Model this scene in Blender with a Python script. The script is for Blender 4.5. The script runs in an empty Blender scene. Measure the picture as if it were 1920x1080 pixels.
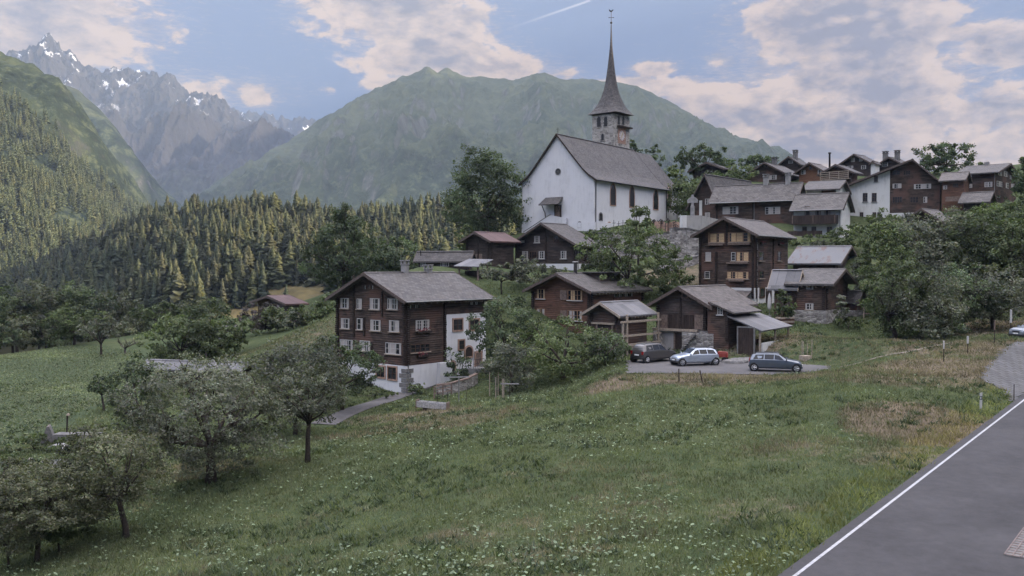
import bpy, math, random
import numpy as np
from mathutils import Vector, Matrix, noise as mn
random.seed(7); RNG = np.random.default_rng(11)
R = math.radians
SC = bpy.context.scene; COL = SC.collection

# ------------------------------------------------------------------ camera
FPX = 1732.0; HOR = 500.0
PITCH = math.atan((540 - HOR) / FPX); CP, SP = math.cos(PITCH), math.sin(PITCH)
cam = bpy.data.cameras.new('camera'); camo = bpy.data.objects.new('camera', cam); COL.objects.link(camo)
cam.sensor_width = 36; cam.lens = 36 * FPX / 1920; cam.clip_start = .5; cam.clip_end = 30000
camo.location = (0, 0, 0); camo.rotation_euler = (R(90) - PITCH, 0, 0)
SC.camera = camo

def ray(px, py):
    u = (px - 960) / FPX; v = (540 - py) / FPX
    y = CP + v * SP
    return np.array([u / y, 1.0, (-SP + v * CP) / y])
def P(px, py, d): return ray(px, py) * d
def K(px): return (px - 960) / FPX

# ------------------------------------------------------------------ objects
def tag(o, label=None, cat=None, group=None, kind=None):
    if label: o['label'] = label
    if cat: o['category'] = cat
    if group: o['group'] = group
    if kind: o['kind'] = kind
    return o
def thing(name, label, cat, loc=(0, 0, 0), rz=0, group=None):
    o = bpy.data.objects.new(name, None); COL.objects.link(o)
    o.empty_display_size = .3
    o.location = [float(c) for c in loc]; o.rotation_euler = (0, 0, rz)
    return tag(o, label, cat, group)
def np_mesh(name, v, f, mat=None, parent=None, col=None, smooth=False):
    v = np.asarray(v, np.float32); f = np.asarray(f, np.int32); k = f.shape[1]
    me = bpy.data.meshes.new(name)
    me.vertices.add(len(v)); me.vertices.foreach_set('co', v.ravel())
    me.loops.add(f.size); me.loops.foreach_set('vertex_index', f.ravel())
    me.polygons.add(len(f)); me.polygons.foreach_set('loop_start', np.arange(0, f.size, k, dtype=np.int32))
    if smooth: me.polygons.foreach_set('use_smooth', np.ones(len(f), bool))
    me.update(calc_edges=True)
    if col is not None:
        a = me.color_attributes.new('col', 'FLOAT_COLOR', 'POINT')
        c = np.ones((len(v), 4), np.float32); c[:, :3] = col; a.data.foreach_set('color', c.ravel())
    if mat: me.materials.append(mat)
    o = bpy.data.objects.new(name, me); COL.objects.link(o)
    if parent: o.parent = parent
    return o
def copy_tree(o, parent=None):
    c = o.copy(); COL.objects.link(c)
    if parent: c.parent = parent
    for ch in list(o.children): copy_tree(ch, c)
    return c

class MB:
    """collects polygons, links them as one mesh object with metre UVs"""
    def __init__(s): s.v = []; s.f = []
    def add(s, vs, fs):
        b = len(s.v); s.v += [tuple(map(float, q)) for q in vs]; s.f += [tuple(b + i for i in q) for q in fs]; return s
    def box(s, x0, x1, y0, y1, z0, z1, M=None):
        vs = [(x, y, z) for z in (z0, z1) for y in (y0, y1) for x in (x0, x1)]
        if M is not None: vs = [tuple(M @ Vector(q)) for q in vs]
        return s.add(vs, [(0, 2, 3, 1), (4, 5, 7, 6), (0, 1, 5, 4), (2, 6, 7, 3), (0, 4, 6, 2), (1, 3, 7, 5)])
    def prism(s, poly, a, b, fn):
        """poly in 2-D, swept from a to b; fn(p, q, t) -> xyz"""
        n = len(poly)
        vs = [fn(p, q, a) for p, q in poly] + [fn(p, q, b) for p, q in poly]
        fs = [tuple(range(n))[::-1], tuple(range(n, 2 * n))]
        fs += [(i, (i + 1) % n, n + (i + 1) % n, n + i) for i in range(n)]
        return s.add(vs, fs)
    def tube(s, pts, rad, n=7, cap=True):
        pts = [Vector(p) for p in pts]; b = len(s.v); m = len(pts)
        for i, p in enumerate(pts):
            t = (pts[min(i + 1, m - 1)] - pts[max(i - 1, 0)]).normalized()
            a = t.orthogonal().normalized() if i == 0 else (pa - t * pa.dot(t)).normalized()
            pa = a; c = t.cross(a); r = rad[i] if hasattr(rad, '__len__') else rad
            for k in range(n):
                w = 2 * math.pi * k / n
                s.v.append(tuple(p + (a * math.cos(w) + c * math.sin(w)) * r))
        for i in range(m - 1):
            for k in range(n):
                k2 = (k + 1) % n
                s.f.append((b + i * n + k, b + i * n + k2, b + (i + 1) * n + k2, b + (i + 1) * n + k))
        if cap:
            s.f.append(tuple(b + k for k in range(n))[::-1]); s.f.append(tuple(b + (m - 1) * n + k for k in range(n)))
        return s
    def lathe(s, prof, n=10, c=(0, 0, 0), rot=0):
        """prof: (r, z) from bottom to top"""
        b = len(s.v)
        for r, z in prof:
            for k in range(n):
                w = 2 * math.pi * k / n + rot
                s.v.append((c[0] + r * math.cos(w), c[1] + r * math.sin(w), c[2] + z))
        for i in range(len(prof) - 1):
            for k in range(n):
                k2 = (k + 1) % n
                s.f.append((b + i * n + k, b + i * n + k2, b + (i + 1) * n + k2, b + (i + 1) * n + k))
        s.f.append(tuple(b + k for k in range(n))[::-1]); s.f.append(tuple(b + (len(prof) - 1) * n + k for k in range(n)))
        return s
    def build(s, name, mat, parent=None, smooth=False, loc=None, bevel=0):
        me = bpy.data.meshes.new(name); me.from_pydata(s.v, [], s.f); me.update()
        uv = me.uv_layers.new(name='UVMap'); z = Vector((0, 0, 1)); data = np.zeros((len(me.loops), 2), np.float32)
        for p in me.polygons:
            n = p.normal
            t = z.cross(n)
            t = t.normalized() if t.length > .05 else Vector((1, 0, 0))
            bb = n.cross(t)
            for li in p.loop_indices:
                co = me.vertices[me.loops[li].vertex_index].co
                data[li] = (co.dot(t), co.dot(bb))
        uv.data.foreach_set('uv', data.ravel())
        if smooth: me.polygons.foreach_set('use_smooth', np.ones(len(me.polygons), bool))
        if mat: me.materials.append(mat)
        o = bpy.data.objects.new(name, me); COL.objects.link(o)
        if parent: o.parent = parent
        if loc is not None: o.location = [float(c) for c in loc]
        if bevel:
            m = o.modifiers.new('bevel', 'BEVEL'); m.width = bevel; m.segments = 2; m.limit_method = 'ANGLE'
        return o

# ------------------------------------------------------------------ materials
class NT:
    def __init__(s, nt): s.nt = nt; s.n = nt.nodes; s.l = nt.links
    def node(s, t, **kw):
        n = s.n.new(t)
        for k, v in kw.items(): setattr(n, k, v)
        return n
    def put(s, sock, v):
        if isinstance(v, bpy.types.NodeSocket): s.l.new(v, sock)
        elif v is not None:
            if sock.type == 'RGBA' and len(v) == 3: v = (*v, 1)
            sock.default_value = v
    def math(s, op, a, b=None, c=None, clamp=False):
        n = s.node('ShaderNodeMath', operation=op, use_clamp=clamp)
        s.put(n.inputs[0], a)
        if b is not None: s.put(n.inputs[1], b)
        if c is not None: s.put(n.inputs[2], c)
        return n.outputs[0]
    def vmath(s, op, a, b=None):
        n = s.node('ShaderNodeVectorMath', operation=op); s.put(n.inputs[0], a)
        if b is not None: s.put(n.inputs[1], b)
        return n.outputs[0]
    def mix(s, f, a, b, mode='MIX'):
        n = s.node('ShaderNodeMix', data_type='RGBA', blend_type=mode)
        s.put(n.inputs[0], f); s.put(n.inputs[6], a); s.put(n.inputs[7], b); return n.outputs[2]
    def noise(s, vec, scale, detail=4, rough=.55, dist=0, out=0):
        n = s.node('ShaderNodeTexNoise'); s.put(n.inputs['Vector'], vec)
        n.inputs['Scale'].default_value = scale; n.inputs['Detail'].default_value = detail
        n.inputs['Roughness'].default_value = rough; n.inputs['Distortion'].default_value = dist
        return n.outputs[out]
    def ramp(s, f, stops):
        n = s.node('ShaderNodeValToRGB'); s.put(n.inputs[0], f); e = n.color_ramp.elements
        while len(e) < len(stops): e.new(.5)
        for q, (p, c) in zip(e, stops): q.position = p; q.color = (*c, 1) if len(c) == 3 else c
        return n.outputs[0]
    def smooth(s, v, a, b):
        n = s.node('ShaderNodeMapRange', interpolation_type='SMOOTHSTEP'); s.put(n.inputs[0], v)
        n.inputs[1].default_value = a; n.inputs[2].default_value = b; return n.outputs[0]
    def scale(s, vec, sx, sy, sz):
        return s.vmath('MULTIPLY', vec, (sx, sy, sz))
    def bump(s, h, strength, dist):
        n = s.node('ShaderNodeBump'); n.inputs['Strength'].default_value = strength; n.inputs['Distance'].default_value = dist
        s.put(n.inputs['Height'], h); return n.outputs[0]

def new_mat(name):
    m = bpy.data.materials.new(name); m.use_nodes = True; t = NT(m.node_tree)
    b = t.n['Principled BSDF']; b.inputs['Roughness'].default_value = .85
    b.inputs['Specular IOR Level'].default_value = .25
    return m, t, b
def plain(name, c, rough=.7, spec=.3, metal=0, var=.25, vs=3.0):
    m, t, b = new_mat(name)
    co = t.node('ShaderNodeTexCoord').outputs['Object']
    f = t.noise(co, vs, 5)
    lo = tuple(x * (1 - var) for x in c); hi = tuple(min(1, x * (1 + var)) for x in c)
    t.put(b.inputs['Base Color'], t.ramp(f, [(.3, lo), (.7, hi)]))
    b.inputs['Roughness'].default_value = rough; b.inputs['Specular IOR Level'].default_value = spec
    b.inputs['Metallic'].default_value = metal
    return m
def log_mat(name, dark, light, red=None, pitch=.21, vertical=False):
    m, t, b = new_mat(name)
    uv = t.node('ShaderNodeTexCoord').outputs['UV']
    sx = t.node('ShaderNodeSeparateXYZ'); t.put(sx.inputs[0], uv)
    v = sx.outputs[0 if vertical else 1]; u = sx.outputs[1 if vertical else 0]
    row = t.math('FLOOR', t.math('DIVIDE', v, pitch)); fr = t.math('FRACT', t.math('DIVIDE', v, pitch))
    cv = t.node('ShaderNodeCombineXYZ'); t.put(cv.inputs[0], t.math('MULTIPLY', u, .45)); t.put(cv.inputs[1], t.math('MULTIPLY', row, 3.7))
    per = t.noise(cv.outputs[0], 1.0, 3, .6)
    cg = t.node('ShaderNodeCombineXYZ'); t.put(cg.inputs[0], t.math('MULTIPLY', u, 1.2)); t.put(cg.inputs[1], t.math('MULTIPLY', v, 14))
    grain = t.noise(cg.outputs[0], 2.0, 5, .65)
    big = t.noise(uv, .35, 4, .6)
    f = t.math('ADD', t.math('MULTIPLY', per, .6), t.math('MULTIPLY', grain, .4))
    c = t.ramp(f, [(.40, dark), (.52, tuple((a + d) / 2 for a, d in zip(dark, light))), (.62, light)])
    if red: c = t.mix(t.smooth(big, .46, .58), c, t.mix(f, tuple(x * .55 for x in red), red))
    t.put(b.inputs['Base Color'], c)
    groove = t.math('MULTIPLY', t.math('SUBTRACT', fr, .5), 2)
    h = t.math('SUBTRACT', 1.0, t.math('POWER', t.math('ABSOLUTE', groove), 4))
    t.put(b.inputs['Normal'], t.bump(t.math('ADD', h, t.math('MULTIPLY', grain, .3)), .9, .05))
    b.inputs['Roughness'].default_value = .8
    return m
def roof_mat(name, c1, c2, moss=None, bw=.34, rh=.26, bumpd=.04):
    m, t, b = new_mat(name)
    uv = t.node('ShaderNodeTexCoord').outputs['UV']
    w = t.vmath('ADD', uv, t.scale(t.noise(uv, 1.3, 3, .6, 0, 1), .12, .12, 0))
    br = t.node('ShaderNodeTexBrick'); t.put(br.inputs['Vector'], w)
    br.inputs['Color1'].default_value = (.35, .35, .35, 1); br.inputs['Color2'].default_value = (.75, .75, .75, 1); br.inputs['Mortar'].default_value = (.2, .2, .2, 1)
    br.inputs['Scale'].default_value = 1; br.inputs['Brick Width'].default_value = bw; br.inputs['Row Height'].default_value = rh
    br.inputs['Mortar Size'].default_value = .022; br.inputs['Mortar Smooth'].default_value = .3; br.inputs['Bias'].default_value = 0
    n1 = t.noise(uv, .5, 5, .65); n2 = t.noise(uv, 9, 3, .6)
    f = t.math('ADD', t.math('MULTIPLY', br.outputs['Color'], .5), t.math('ADD', t.math('MULTIPLY', n1, .35), t.math('MULTIPLY', n2, .2)))
    c = t.ramp(f, [(.28, tuple(x * .45 for x in c1)), (.42, c1), (.66, c2)])
    if moss: c = t.mix(t.math('MULTIPLY', t.smooth(n1, .55, .72), .6), c, moss)
    t.put(b.inputs['Base Color'], c)
    t.put(b.inputs['Normal'], t.bump(t.math('ADD', br.outputs['Color'], t.math('MULTIPLY', n2, .5)), .8, bumpd))
    b.inputs['Roughness'].default_value = .62
    return m
def plaster_mat(name, c, stain=.18):
    m, t, b = new_mat(name)
    co = t.node('ShaderNodeTexCoord').outputs['Object']
    n1 = t.noise(co, .45, 6, .65); n2 = t.noise(t.scale(co, 3, 3, .5), 1.0, 4, .6); n3 = t.noise(co, 14, 3, .6)
    f = t.math('ADD', t.math('MULTIPLY', n1, .6), t.math('MULTIPLY', n2, .4))
    t.put(b.inputs['Base Color'], t.ramp(f, [(.3, tuple(x * (1 - stain) * .95 for x in c)), (.5, c), (.75, tuple(min(.9, x * 1.04) for x in c))]))
    t.put(b.inputs['Normal'], t.bump(n3, .35, .02)); b.inputs['Roughness'].default_value = .9
    return m
def stone_mat(name, c1, c2, scale=2.2, mortar=(.28, .27, .25)):
    m, t, b = new_mat(name)
    uv = t.node('ShaderNodeTexCoord').outputs['UV']
    w = t.vmath('ADD', t.scale(uv, 1, 1.7, 1), t.scale(t.noise(uv, 3, 3, .6, 0, 1), .25, .25, 0))
    vo = t.node('ShaderNodeTexVoronoi', feature='F1'); t.put(vo.inputs['Vector'], w); vo.inputs['Scale'].default_value = scale
    ve = t.node('ShaderNodeTexVoronoi', feature='DISTANCE_TO_EDGE'); t.put(ve.inputs['Vector'], w); ve.inputs['Scale'].default_value = scale
    sx = t.node('ShaderNodeSeparateColor'); t.put(sx.inputs[0], vo.outputs['Color'])
    n1 = t.noise(uv, .5, 5, .65); n2 = t.noise(uv, 12, 4, .6)
    f = t.math('ADD', t.math('MULTIPLY', sx.outputs[0], .55), t.math('ADD', t.math('MULTIPLY', n1, .25), t.math('MULTIPLY', n2, .25)))
    c = t.ramp(f, [(.2, tuple(x * .6 for x in c1)), (.45, c1), (.8, c2)])
    c = t.mix(t.smooth(ve.outputs['Distance'], .07, .02), c, mortar)
    t.put(b.inputs['Base Color'], c)
    t.put(b.inputs['Normal'], t.bump(t.math('ADD', t.smooth(ve.outputs['Distance'], 0, .15), t.math('MULTIPLY', n2, .4)), .9, .06))
    b.inputs['Roughness'].default_value = .9
    return m
def leaf_mat(name, tint=(1, 1, 1), trans=.3):
    m = bpy.data.materials.new(name); m.use_nodes = True; t = NT(m.node_tree); t.n.clear()
    a = t.node('ShaderNodeAttribute', attribute_name='col').outputs['Color']
    c = t.mix(1.0, a, tint, 'MULTIPLY')
    d = t.node('ShaderNodeBsdfDiffuse'); t.put(d.inputs[0], c)
    tr = t.node('ShaderNodeBsdfTranslucent'); t.put(tr.inputs[0], t.mix(1.0, c, (1.1, 1.25, .6), 'MULTIPLY'))
    g = t.node('ShaderNodeBsdfGlossy'); g.inputs['Roughness'].default_value = .5; g.inputs[0].default_value = (.5, .55, .6, 1)
    mx = t.node('ShaderNodeMixShader'); mx.inputs[0].default_value = trans; t.l.new(d.outputs[0], mx.inputs[1]); t.l.new(tr.outputs[0], mx.inputs[2])
    mg = t.node('ShaderNodeMixShader'); mg.inputs[0].default_value = .03; t.l.new(mx.outputs[0], mg.inputs[1]); t.l.new(g.outputs[0], mg.inputs[2])
    o = t.node('ShaderNodeOutputMaterial'); t.l.new(mg.outputs[0], o.inputs[0])
    return m

M = {}
M['log_dark'] = log_mat('log_dark', (.026, .019, .016), (.105, .076, .062), (.135, .080, .062))
M['log_black'] = log_mat('log_black', (.024, .019, .018), (.085, .065, .058))
M['log_red'] = log_mat('log_red', (.055, .030, .021), (.17, .096, .066), (.17, .088, .06))
M['log_grey'] = log_mat('log_grey', (.045, .036, .032), (.155, .122, .108), (.13, .085, .07), .24)
M['log_orange'] = log_mat('log_orange', (.12, .058, .035), (.22, .12, .075), None, .2)
M['board_dark'] = log_mat('board_dark', (.022, .016, .014), (.07, .05, .042), None, .18, True)
M['board_red'] = log_mat('board_red', (.06, .03, .022), (.13, .07, .05), None, .16, True)
M['timber'] = plain('timber', (.16, .12, .10), .8, .2, 0, .4, 6)
M['barge'] = plain('barge', (.095, .075, .066), .8, .2, 0, .4, 6)
M['timber_light'] = plain('timber_light', (.30, .25, .20), .8, .2, 0, .3, 6)
M['timber_dark'] = plain('timber_dark', (.035, .026, .022), .8, .2, 0, .4, 6)
M['slate'] = roof_mat('slate', (.05, .046, .044), (.118, .108, .103), (.07, .06, .05), .42, .32)
M['slate_dark'] = roof_mat('slate_dark', (.046, .042, .041), (.105, .097, .094), (.055, .05, .045), .38, .28)
M['slate_brown'] = roof_mat('slate_brown', (.064, .057, .053), (.14, .124, .116), None, .42, .32)
M['shingle'] = roof_mat('shingle', (.052, .048, .048), (.122, .113, .11), (.085, .075, .064), .3, .24, .04)
M['metal_grey'] = roof_mat('metal_grey', (.09, .09, .094), (.165, .162, .168), None, .9, 3.0, .02)
M['metal_red'] = roof_mat('metal_red', (.075, .045, .043), (.115, .07, .066), None, .6, 4.0, .02)
M['white'] = plaster_mat('white_plaster', (.59, .59, .605))
M['white_old'] = plaster_mat('old_white_plaster', (.56, .56, .545), .3)
M['grey_plaster'] = plaster_mat('grey_plaster', (.33, .32, .31), .4)
M['stone'] = stone_mat('stone', (.20, .185, .175), (.42, .40, .375))
M['stone_tower'] = stone_mat('stone_tower', (.27, .255, .235), (.42, .40, .37), 1.5, (.40, .38, .35))
M['stone_frame'] = plain('stone_frame', (.33, .22, .17), .85, .2)
M['stone_grey'] = plain('stone_grey', (.15, .145, .14), .85, .2, 0, .35, 4)
M['concrete'] = plain('concrete', (.24, .235, .23), .9, .2, 0, .3, 2)
M['frame_white'] = plain('frame_white', (.43, .42, .405), .5, .4, 0, .06)
M['frame_brown'] = plain('frame_brown', (.075, .045, .032), .6, .3)
M['frame_orange'] = plain('frame_orange', (.30, .185, .115), .65, .3)
M['curtain'] = plain('curtain', (.37, .34, .32), .8, .3, 0, .12, 8)
M['curtain_warm'] = plain('curtain_warm', (.50, .36, .21), .8, .3, 0, .2, 8)  # amber reflection of sunlit slopes, painted as a panel colour
M['flowers_red'] = plain('flowers_red', (.20, .06, .07), .8, .2, 0, .6, 30)
M['iron'] = plain('iron', (.02, .02, .022), .5, .4)
M['zinc'] = plain('zinc', (.22, .215, .21), .45, .5, .4)
M['bark'] = plain('bark', (.055, .045, .038), .95, .1, 0, .45, 9)
M['bark_grey'] = plain('bark_grey', (.11, .095, .085), .95, .1, 0, .4, 9)
M['leaf'] = leaf_mat('leaf'); M['needle'] = leaf_mat('needle', (1, 1, 1), .12); M['grass'] = leaf_mat('grass_blade', (1, 1, 1), .35)
def glass_mat():
    m, t, b = new_mat('window_glass')
    co = t.node('ShaderNodeTexCoord').outputs['Object']
    t.put(b.inputs['Base Color'], t.ramp(t.noise(co, .8, 3), [(.3, (.012, .013, .015)), (.7, (.035, .036, .04))]))
    b.inputs['Roughness'].default_value = .06; b.inputs['Specular IOR Level'].default_value = .6
    t.put(b.inputs['Normal'], t.bump(t.noise(co, 2.5, 2), .12, .02))
    return m
M['glass'] = glass_mat()
# ------------------------------------------------------------------ near ground: one height function through measured points
E0 = P(1490, 1080, 27.4); E1 = P(1920, 750, 56.8)           # left edge of the road
RDIR = (E1 - E0)[:2]; RLEN = float(np.hypot(*RDIR)); RDIR = RDIR / RLEN; RPER = np.array([RDIR[1], -RDIR[0]])
RSLOPE = (E1[2] - E0[2]) / RLEN
def road_sp(x, y):
    dx, dy = x - E0[0], y - E0[1]
    return dx * RDIR[0] + dy * RDIR[1], dx * RPER[0] + dy * RPER[1]
def road_z(s): return E0[2] + RSLOPE * s
def road_pt(s, p, dz=0.): 
    q = E0[:2] + RDIR * s + RPER * p
    return (q[0], q[1], road_z(s) + dz)

CP_PIX = [  # (px, py, depth) read where the ground shows
 (960,1080,30.8),(500,1080,35.5),(0,1080,40),(230,1012,43.5),(390,902,51.5),(573,866,54),(640,768,77),(745,742,84),(760,737,85.5),(905,692,92),
 (960,900,45),(1280,900,42.4),(1280,1080,28.9),(1600,900,39.2),(1280,706,72),(1150,718,73),(1000,742,74),(820,766,73.5),(640,795,71),(720,830,60),(560,960,46),
 (1120,800,56),(1400,780,54),(1600,760,53),(1750,800,49),(1740,700,64),
 (1222,682,80),(1303,688,77),(1455,697,73.5),(1560,690,72.5),(1380,690,76),(1190,690,78),
 (1720,640,85),(1895,606,95),(1650,700,63.5),(1800,690,64.7),(1620,640,80),(1530,645,82),(1880,725,58.5),(1895,648,75),(1925,632,80),
 (1108,640,98),(1000,640,97),(1162,662,86),(1215,660,88),(1327,654,88),(1236,655,90),(1366,645,86),(1415,636,92),(1450,625,92),
 (1414,569,105),(1312,545,107),(1480,566,112),(1549,608,97),(1487,605,98),(1615,590,104),(1600,470,121),
 (1080,506,125),(966,505,128),(919,499,124),(870,499,128),(860,505,117),(780,500,116),
 (1113,434,140),(978,436,148),(1250,413,158),(1275,408,170),(1265,500,122),(1310,488,122),(1200,500,122),(1290,470,130),
 (1487,420,138),(1344,425,146),(1576,446,130),(1500,450,128),(1667,418,150),(1765,400,152),(1863,384,150),(1800,395,146),(1905,382,160),
 (1400,345,175),(1497,340,178),(1570,338,178),(1640,334,182),(1300,345,172),(1356,342,176),(1690,330,190),(1800,330,190),
 (930,547,108),(1010,545,110),(940,585,100),(1175,560,106),(1240,560,108),(1060,720,80),(950,692,88),
 (620,592,118),(560,612,122),(500,622,124),(540,607,131),(470,650,114),(420,642,121),(440,670,112),(345,684,108),(300,700,98),
 (137,646,140),(187,666,128),(232,664,130),(295,622,150),(0,668,138),(0,760,86),(0,830,68.5),(190,766,73),(100,720,104),(250,740,86),(300,760,74),(450,740,80),
 (1600,462,138),(1650,455,140),(1700,440,140),(1780,425,138),(1850,420,138),(1640,480,120),(1720,470,118),(1820,460,116),(1900,450,118),
 (645,548,140),(750,535,135),(912,456,152),(840,470,146),(590,560,142),(700,560,135)]
CP_XYZ = [(8,10,-9.6),(0,12,-10.6),(-20,10,-12.2),(-60,20,-14),(45,20,-8.6),(90,40,-5),(70,75,-4.5),(100,110,2),(170,110,10),(240,200,28),(130,200,24),(75,232,19),(20,240,7),(-10,215,0),
 (-62,120,-12),(-105,140,-14),(-80,70,-14),(-65,40,-14.5),(-150,140,-17),(-105,195,-21),(-62,180,-17),(-30,180,-10),(-160,250,-32),(-60,255,-26),(-10,290,-22),(-220,100,-22),(-250,220,-38),
 (-120,330,-42),(60,320,-10),(160,310,12),(-250,340,-50),(260,60,8),(260,300,30),(0,330,-34),(-190,10,-18),(200,10,4),(-260,20,-24)]
_cp = np.array([P(*q) for q in CP_PIX] + [np.array(q, float) for q in CP_XYZ])
def _k(r2): return np.where(r2 > 1e-9, r2 * np.log(np.maximum(r2, 1e-9)), 0)
def _fit(c, lam):
    n = len(c); xy = c[:, :2] / 100
    A = _k(((xy[:, None] - xy[None]) ** 2).sum(-1)) + lam * np.eye(n)
    Q = np.hstack([np.ones((n, 1)), xy]); S = np.zeros((n + 3, n + 3)); S[:n, :n] = A; S[:n, n:] = Q; S[n:, :n] = Q.T
    return np.linalg.solve(S, np.concatenate([c[:, 2], [0, 0, 0]])), xy
_w, _cxy = _fit(_cp, .0006)
def tps(x, y):
    x = np.asarray(x, float).ravel() / 100; y = np.asarray(y, float).ravel() / 100
    out = np.empty(len(x))
    for i in range(0, len(x), 20000):
        q = np.stack([x[i:i + 20000], y[i:i + 20000]], 1)
        out[i:i + 20000] = _k(((q[:, None] - _cxy[None]) ** 2).sum(-1)) @ _w[:-3] + _w[-3] + q @ _w[-2:]
    return out
GX0, GX1, GY0, GY1, GS = -280., 280., 6., 346., 1.0
gx = np.arange(GX0, GX1 + .1, GS); gy = np.arange(GY0, GY1 + .1, GS)
XX, YY = np.meshgrid(gx, gy)
ZZ = tps(XX, YY).reshape(XX.shape)
# lumps and tussocks
_rng = np.random.default_rng(5)
def vnoise(x, y, s, seed):
    """smooth value noise"""
    r = np.random.default_rng(seed); T = r.random((256, 256)); x = np.asarray(x) / s; y = np.asarray(y) / s
    xi = np.floor(x).astype(int); yi = np.floor(y).astype(int); fx = x - xi; fy = y - yi
    fx = fx * fx * (3 - 2 * fx); fy = fy * fy * (3 - 2 * fy)
    g = lambda a, b: T[a & 255, b & 255]
    return (g(xi, yi) * (1 - fx) + g(xi + 1, yi) * fx) * (1 - fy) + (g(xi, yi + 1) * (1 - fx) + g(xi + 1, yi + 1) * fx) * fy
ZZ += (vnoise(XX, YY, 9, 1) - .5) * .28 + (vnoise(XX, YY, 3.1, 2) - .5) * .16
# keep the car park flat
LOT = [(1176,700),(1176,676),(1270,672),(1400,674),(1500,683),(1556,686),(1556,692),(1500,700),(1440,703),(1330,701),(1280,700)]
LOT_D = 76.; LOT_Z = float(P(1303, 688, 77)[2])
def on_plane(px, py, z):
    r = ray(px, py); return r * (z / r[2])
LOTP = np.array([on_plane(a, b, LOT_Z)[:2] for a, b in LOT])
def inside(poly, x, y):
    x = np.asarray(x); y = np.asarray(y); c = np.zeros(x.shape, bool); j = len(poly) - 1
    for i in range(len(poly)):
        xi, yi = poly[i]; xj, yj = poly[j]
        c ^= ((yi > y) != (yj > y)) & (x < (xj - xi) * (y - yi) / (yj - yi + 1e-12) + xi); j = i
    return c
def dist_poly(poly, x, y):
    d = np.full(np.shape(x), 1e9)
    for i in range(len(poly)):
        a = np.array(poly[i]); b = np.array(poly[(i + 1) % len(poly)]); ab = b - a
        t = np.clip(((x - a[0]) * ab[0] + (y - a[1]) * ab[1]) / (ab @ ab), 0, 1)
        d = np.minimum(d, np.hypot(x - a[0] - t * ab[0], y - a[1] - t * ab[1]))
    return np.where(inside(poly, x, y), 0, d)
_dl = dist_poly(LOTP, XX, YY); _w2 = np.clip(1 - _dl / 5, 0, 1); _w2 = _w2 * _w2 * (3 - 2 * _w2)
ZZ = ZZ * (1 - _w2) + (LOT_Z - .03) * _w2
_s, _p = road_sp(XX, YY)
_rz = road_z(_s) - .10
_wr = np.clip((_p + 4.2) / 3.4, 0, 1); _wr *= np.clip((11 - _p) / 4, 0, 1); _wr = _wr * _wr * (3 - 2 * _wr)
_wr = _wr * np.clip((110 - _s) / 30, 0, 1)
ZZ = ZZ * (1 - _wr) + _rz * _wr
def gz(x, y):
    x = np.asarray(x, float); y = np.asarray(y, float)
    fx = np.clip((x - GX0) / GS, 0, len(gx) - 1.001); fy = np.clip((y - GY0) / GS, 0, len(gy) - 1.001)
    i = fx.astype(int); j = fy.astype(int); a = fx - i; b = fy - j
    return (ZZ[j, i] * (1 - a) + ZZ[j, i + 1] * a) * (1 - b) + (ZZ[j + 1, i] * (1 - a) + ZZ[j + 1, i + 1] * a) * b
def G(px, d, dz=0.):
    x = K(px) * d; return np.array([x, d, float(gz(x, d)) + dz])
def hit(px, py, d0=14, d1=330):
    r = ray(px, py); d = np.arange(d0, d1, .15)
    below = r[2] * d < gz(r[0] * d, d)
    i = int(np.argmax(below)) if below.any() else len(d) - 1
    return r * d[i]
# what grows where: dry grass patches (centre px, py, radii in metres) and the leafy crop field
DRY = [(1745,800,5,3.2,.95),(1700,860,3.2,2.2,.5),(1080,905,7,2.2,.30),(1150,930,5,2.4,.30),(860,790,8,2,.55),(760,780,6,1.6,.7),(640,820,3,1,.55),
       (1300,708,8,1.5,.9),(1450,712,7,1.4,.9),(1180,716,5,1.3,.8),(1560,640,7,4,.38),(1640,640,7,5,.36),(1700,705,6,3,.6),(1770,690,7,3.4,.75),(1830,650,8,4,.75),(1860,620,7,4,.8),
       (1420,960,3,1.2,.5),(1500,840,4,1.8,.45),(900,1000,4,1.2,.4),(1000,1040,3,1,.45),(600,620,8,4,.45),(520,640,7,3,.4),(380,880,5,1.5,.5),(1360,640,4,2,.8),(1440,640,6,2.5,.8),(700,640,6,4,.4),(1270,520,8,4,.6)]
dry = np.zeros_like(ZZ)
for px, py, rx, ry, w in DRY:
    c = hit(px, py); q = ((XX - c[0]) / rx) ** 2 + ((YY - c[1]) / (ry * 1.7)) ** 2
    dry = np.maximum(dry, w * np.clip(1.35 - q, 0, 1))
FIELD = np.array([P(-160,840,66)[:2], P(0,836,67)[:2], P(120,800,70)[:2], P(235,752,82)[:2], P(265,690,106)[:2], P(262,650,132)[:2], P(150,652,137)[:2], P(0,676,134)[:2], P(-200,700,126)[:2]])
field = np.clip(1 - dist_poly(FIELD, XX, YY) / 1.2, 0, 1)
def sample(A, x, y):
    i = np.clip(((np.asarray(x) - GX0) / GS).round().astype(int), 0, len(gx) - 1); j = np.clip(((np.asarray(y) - GY0) / GS).round().astype(int), 0, len(gy) - 1)
    return A[j, i]

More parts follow.
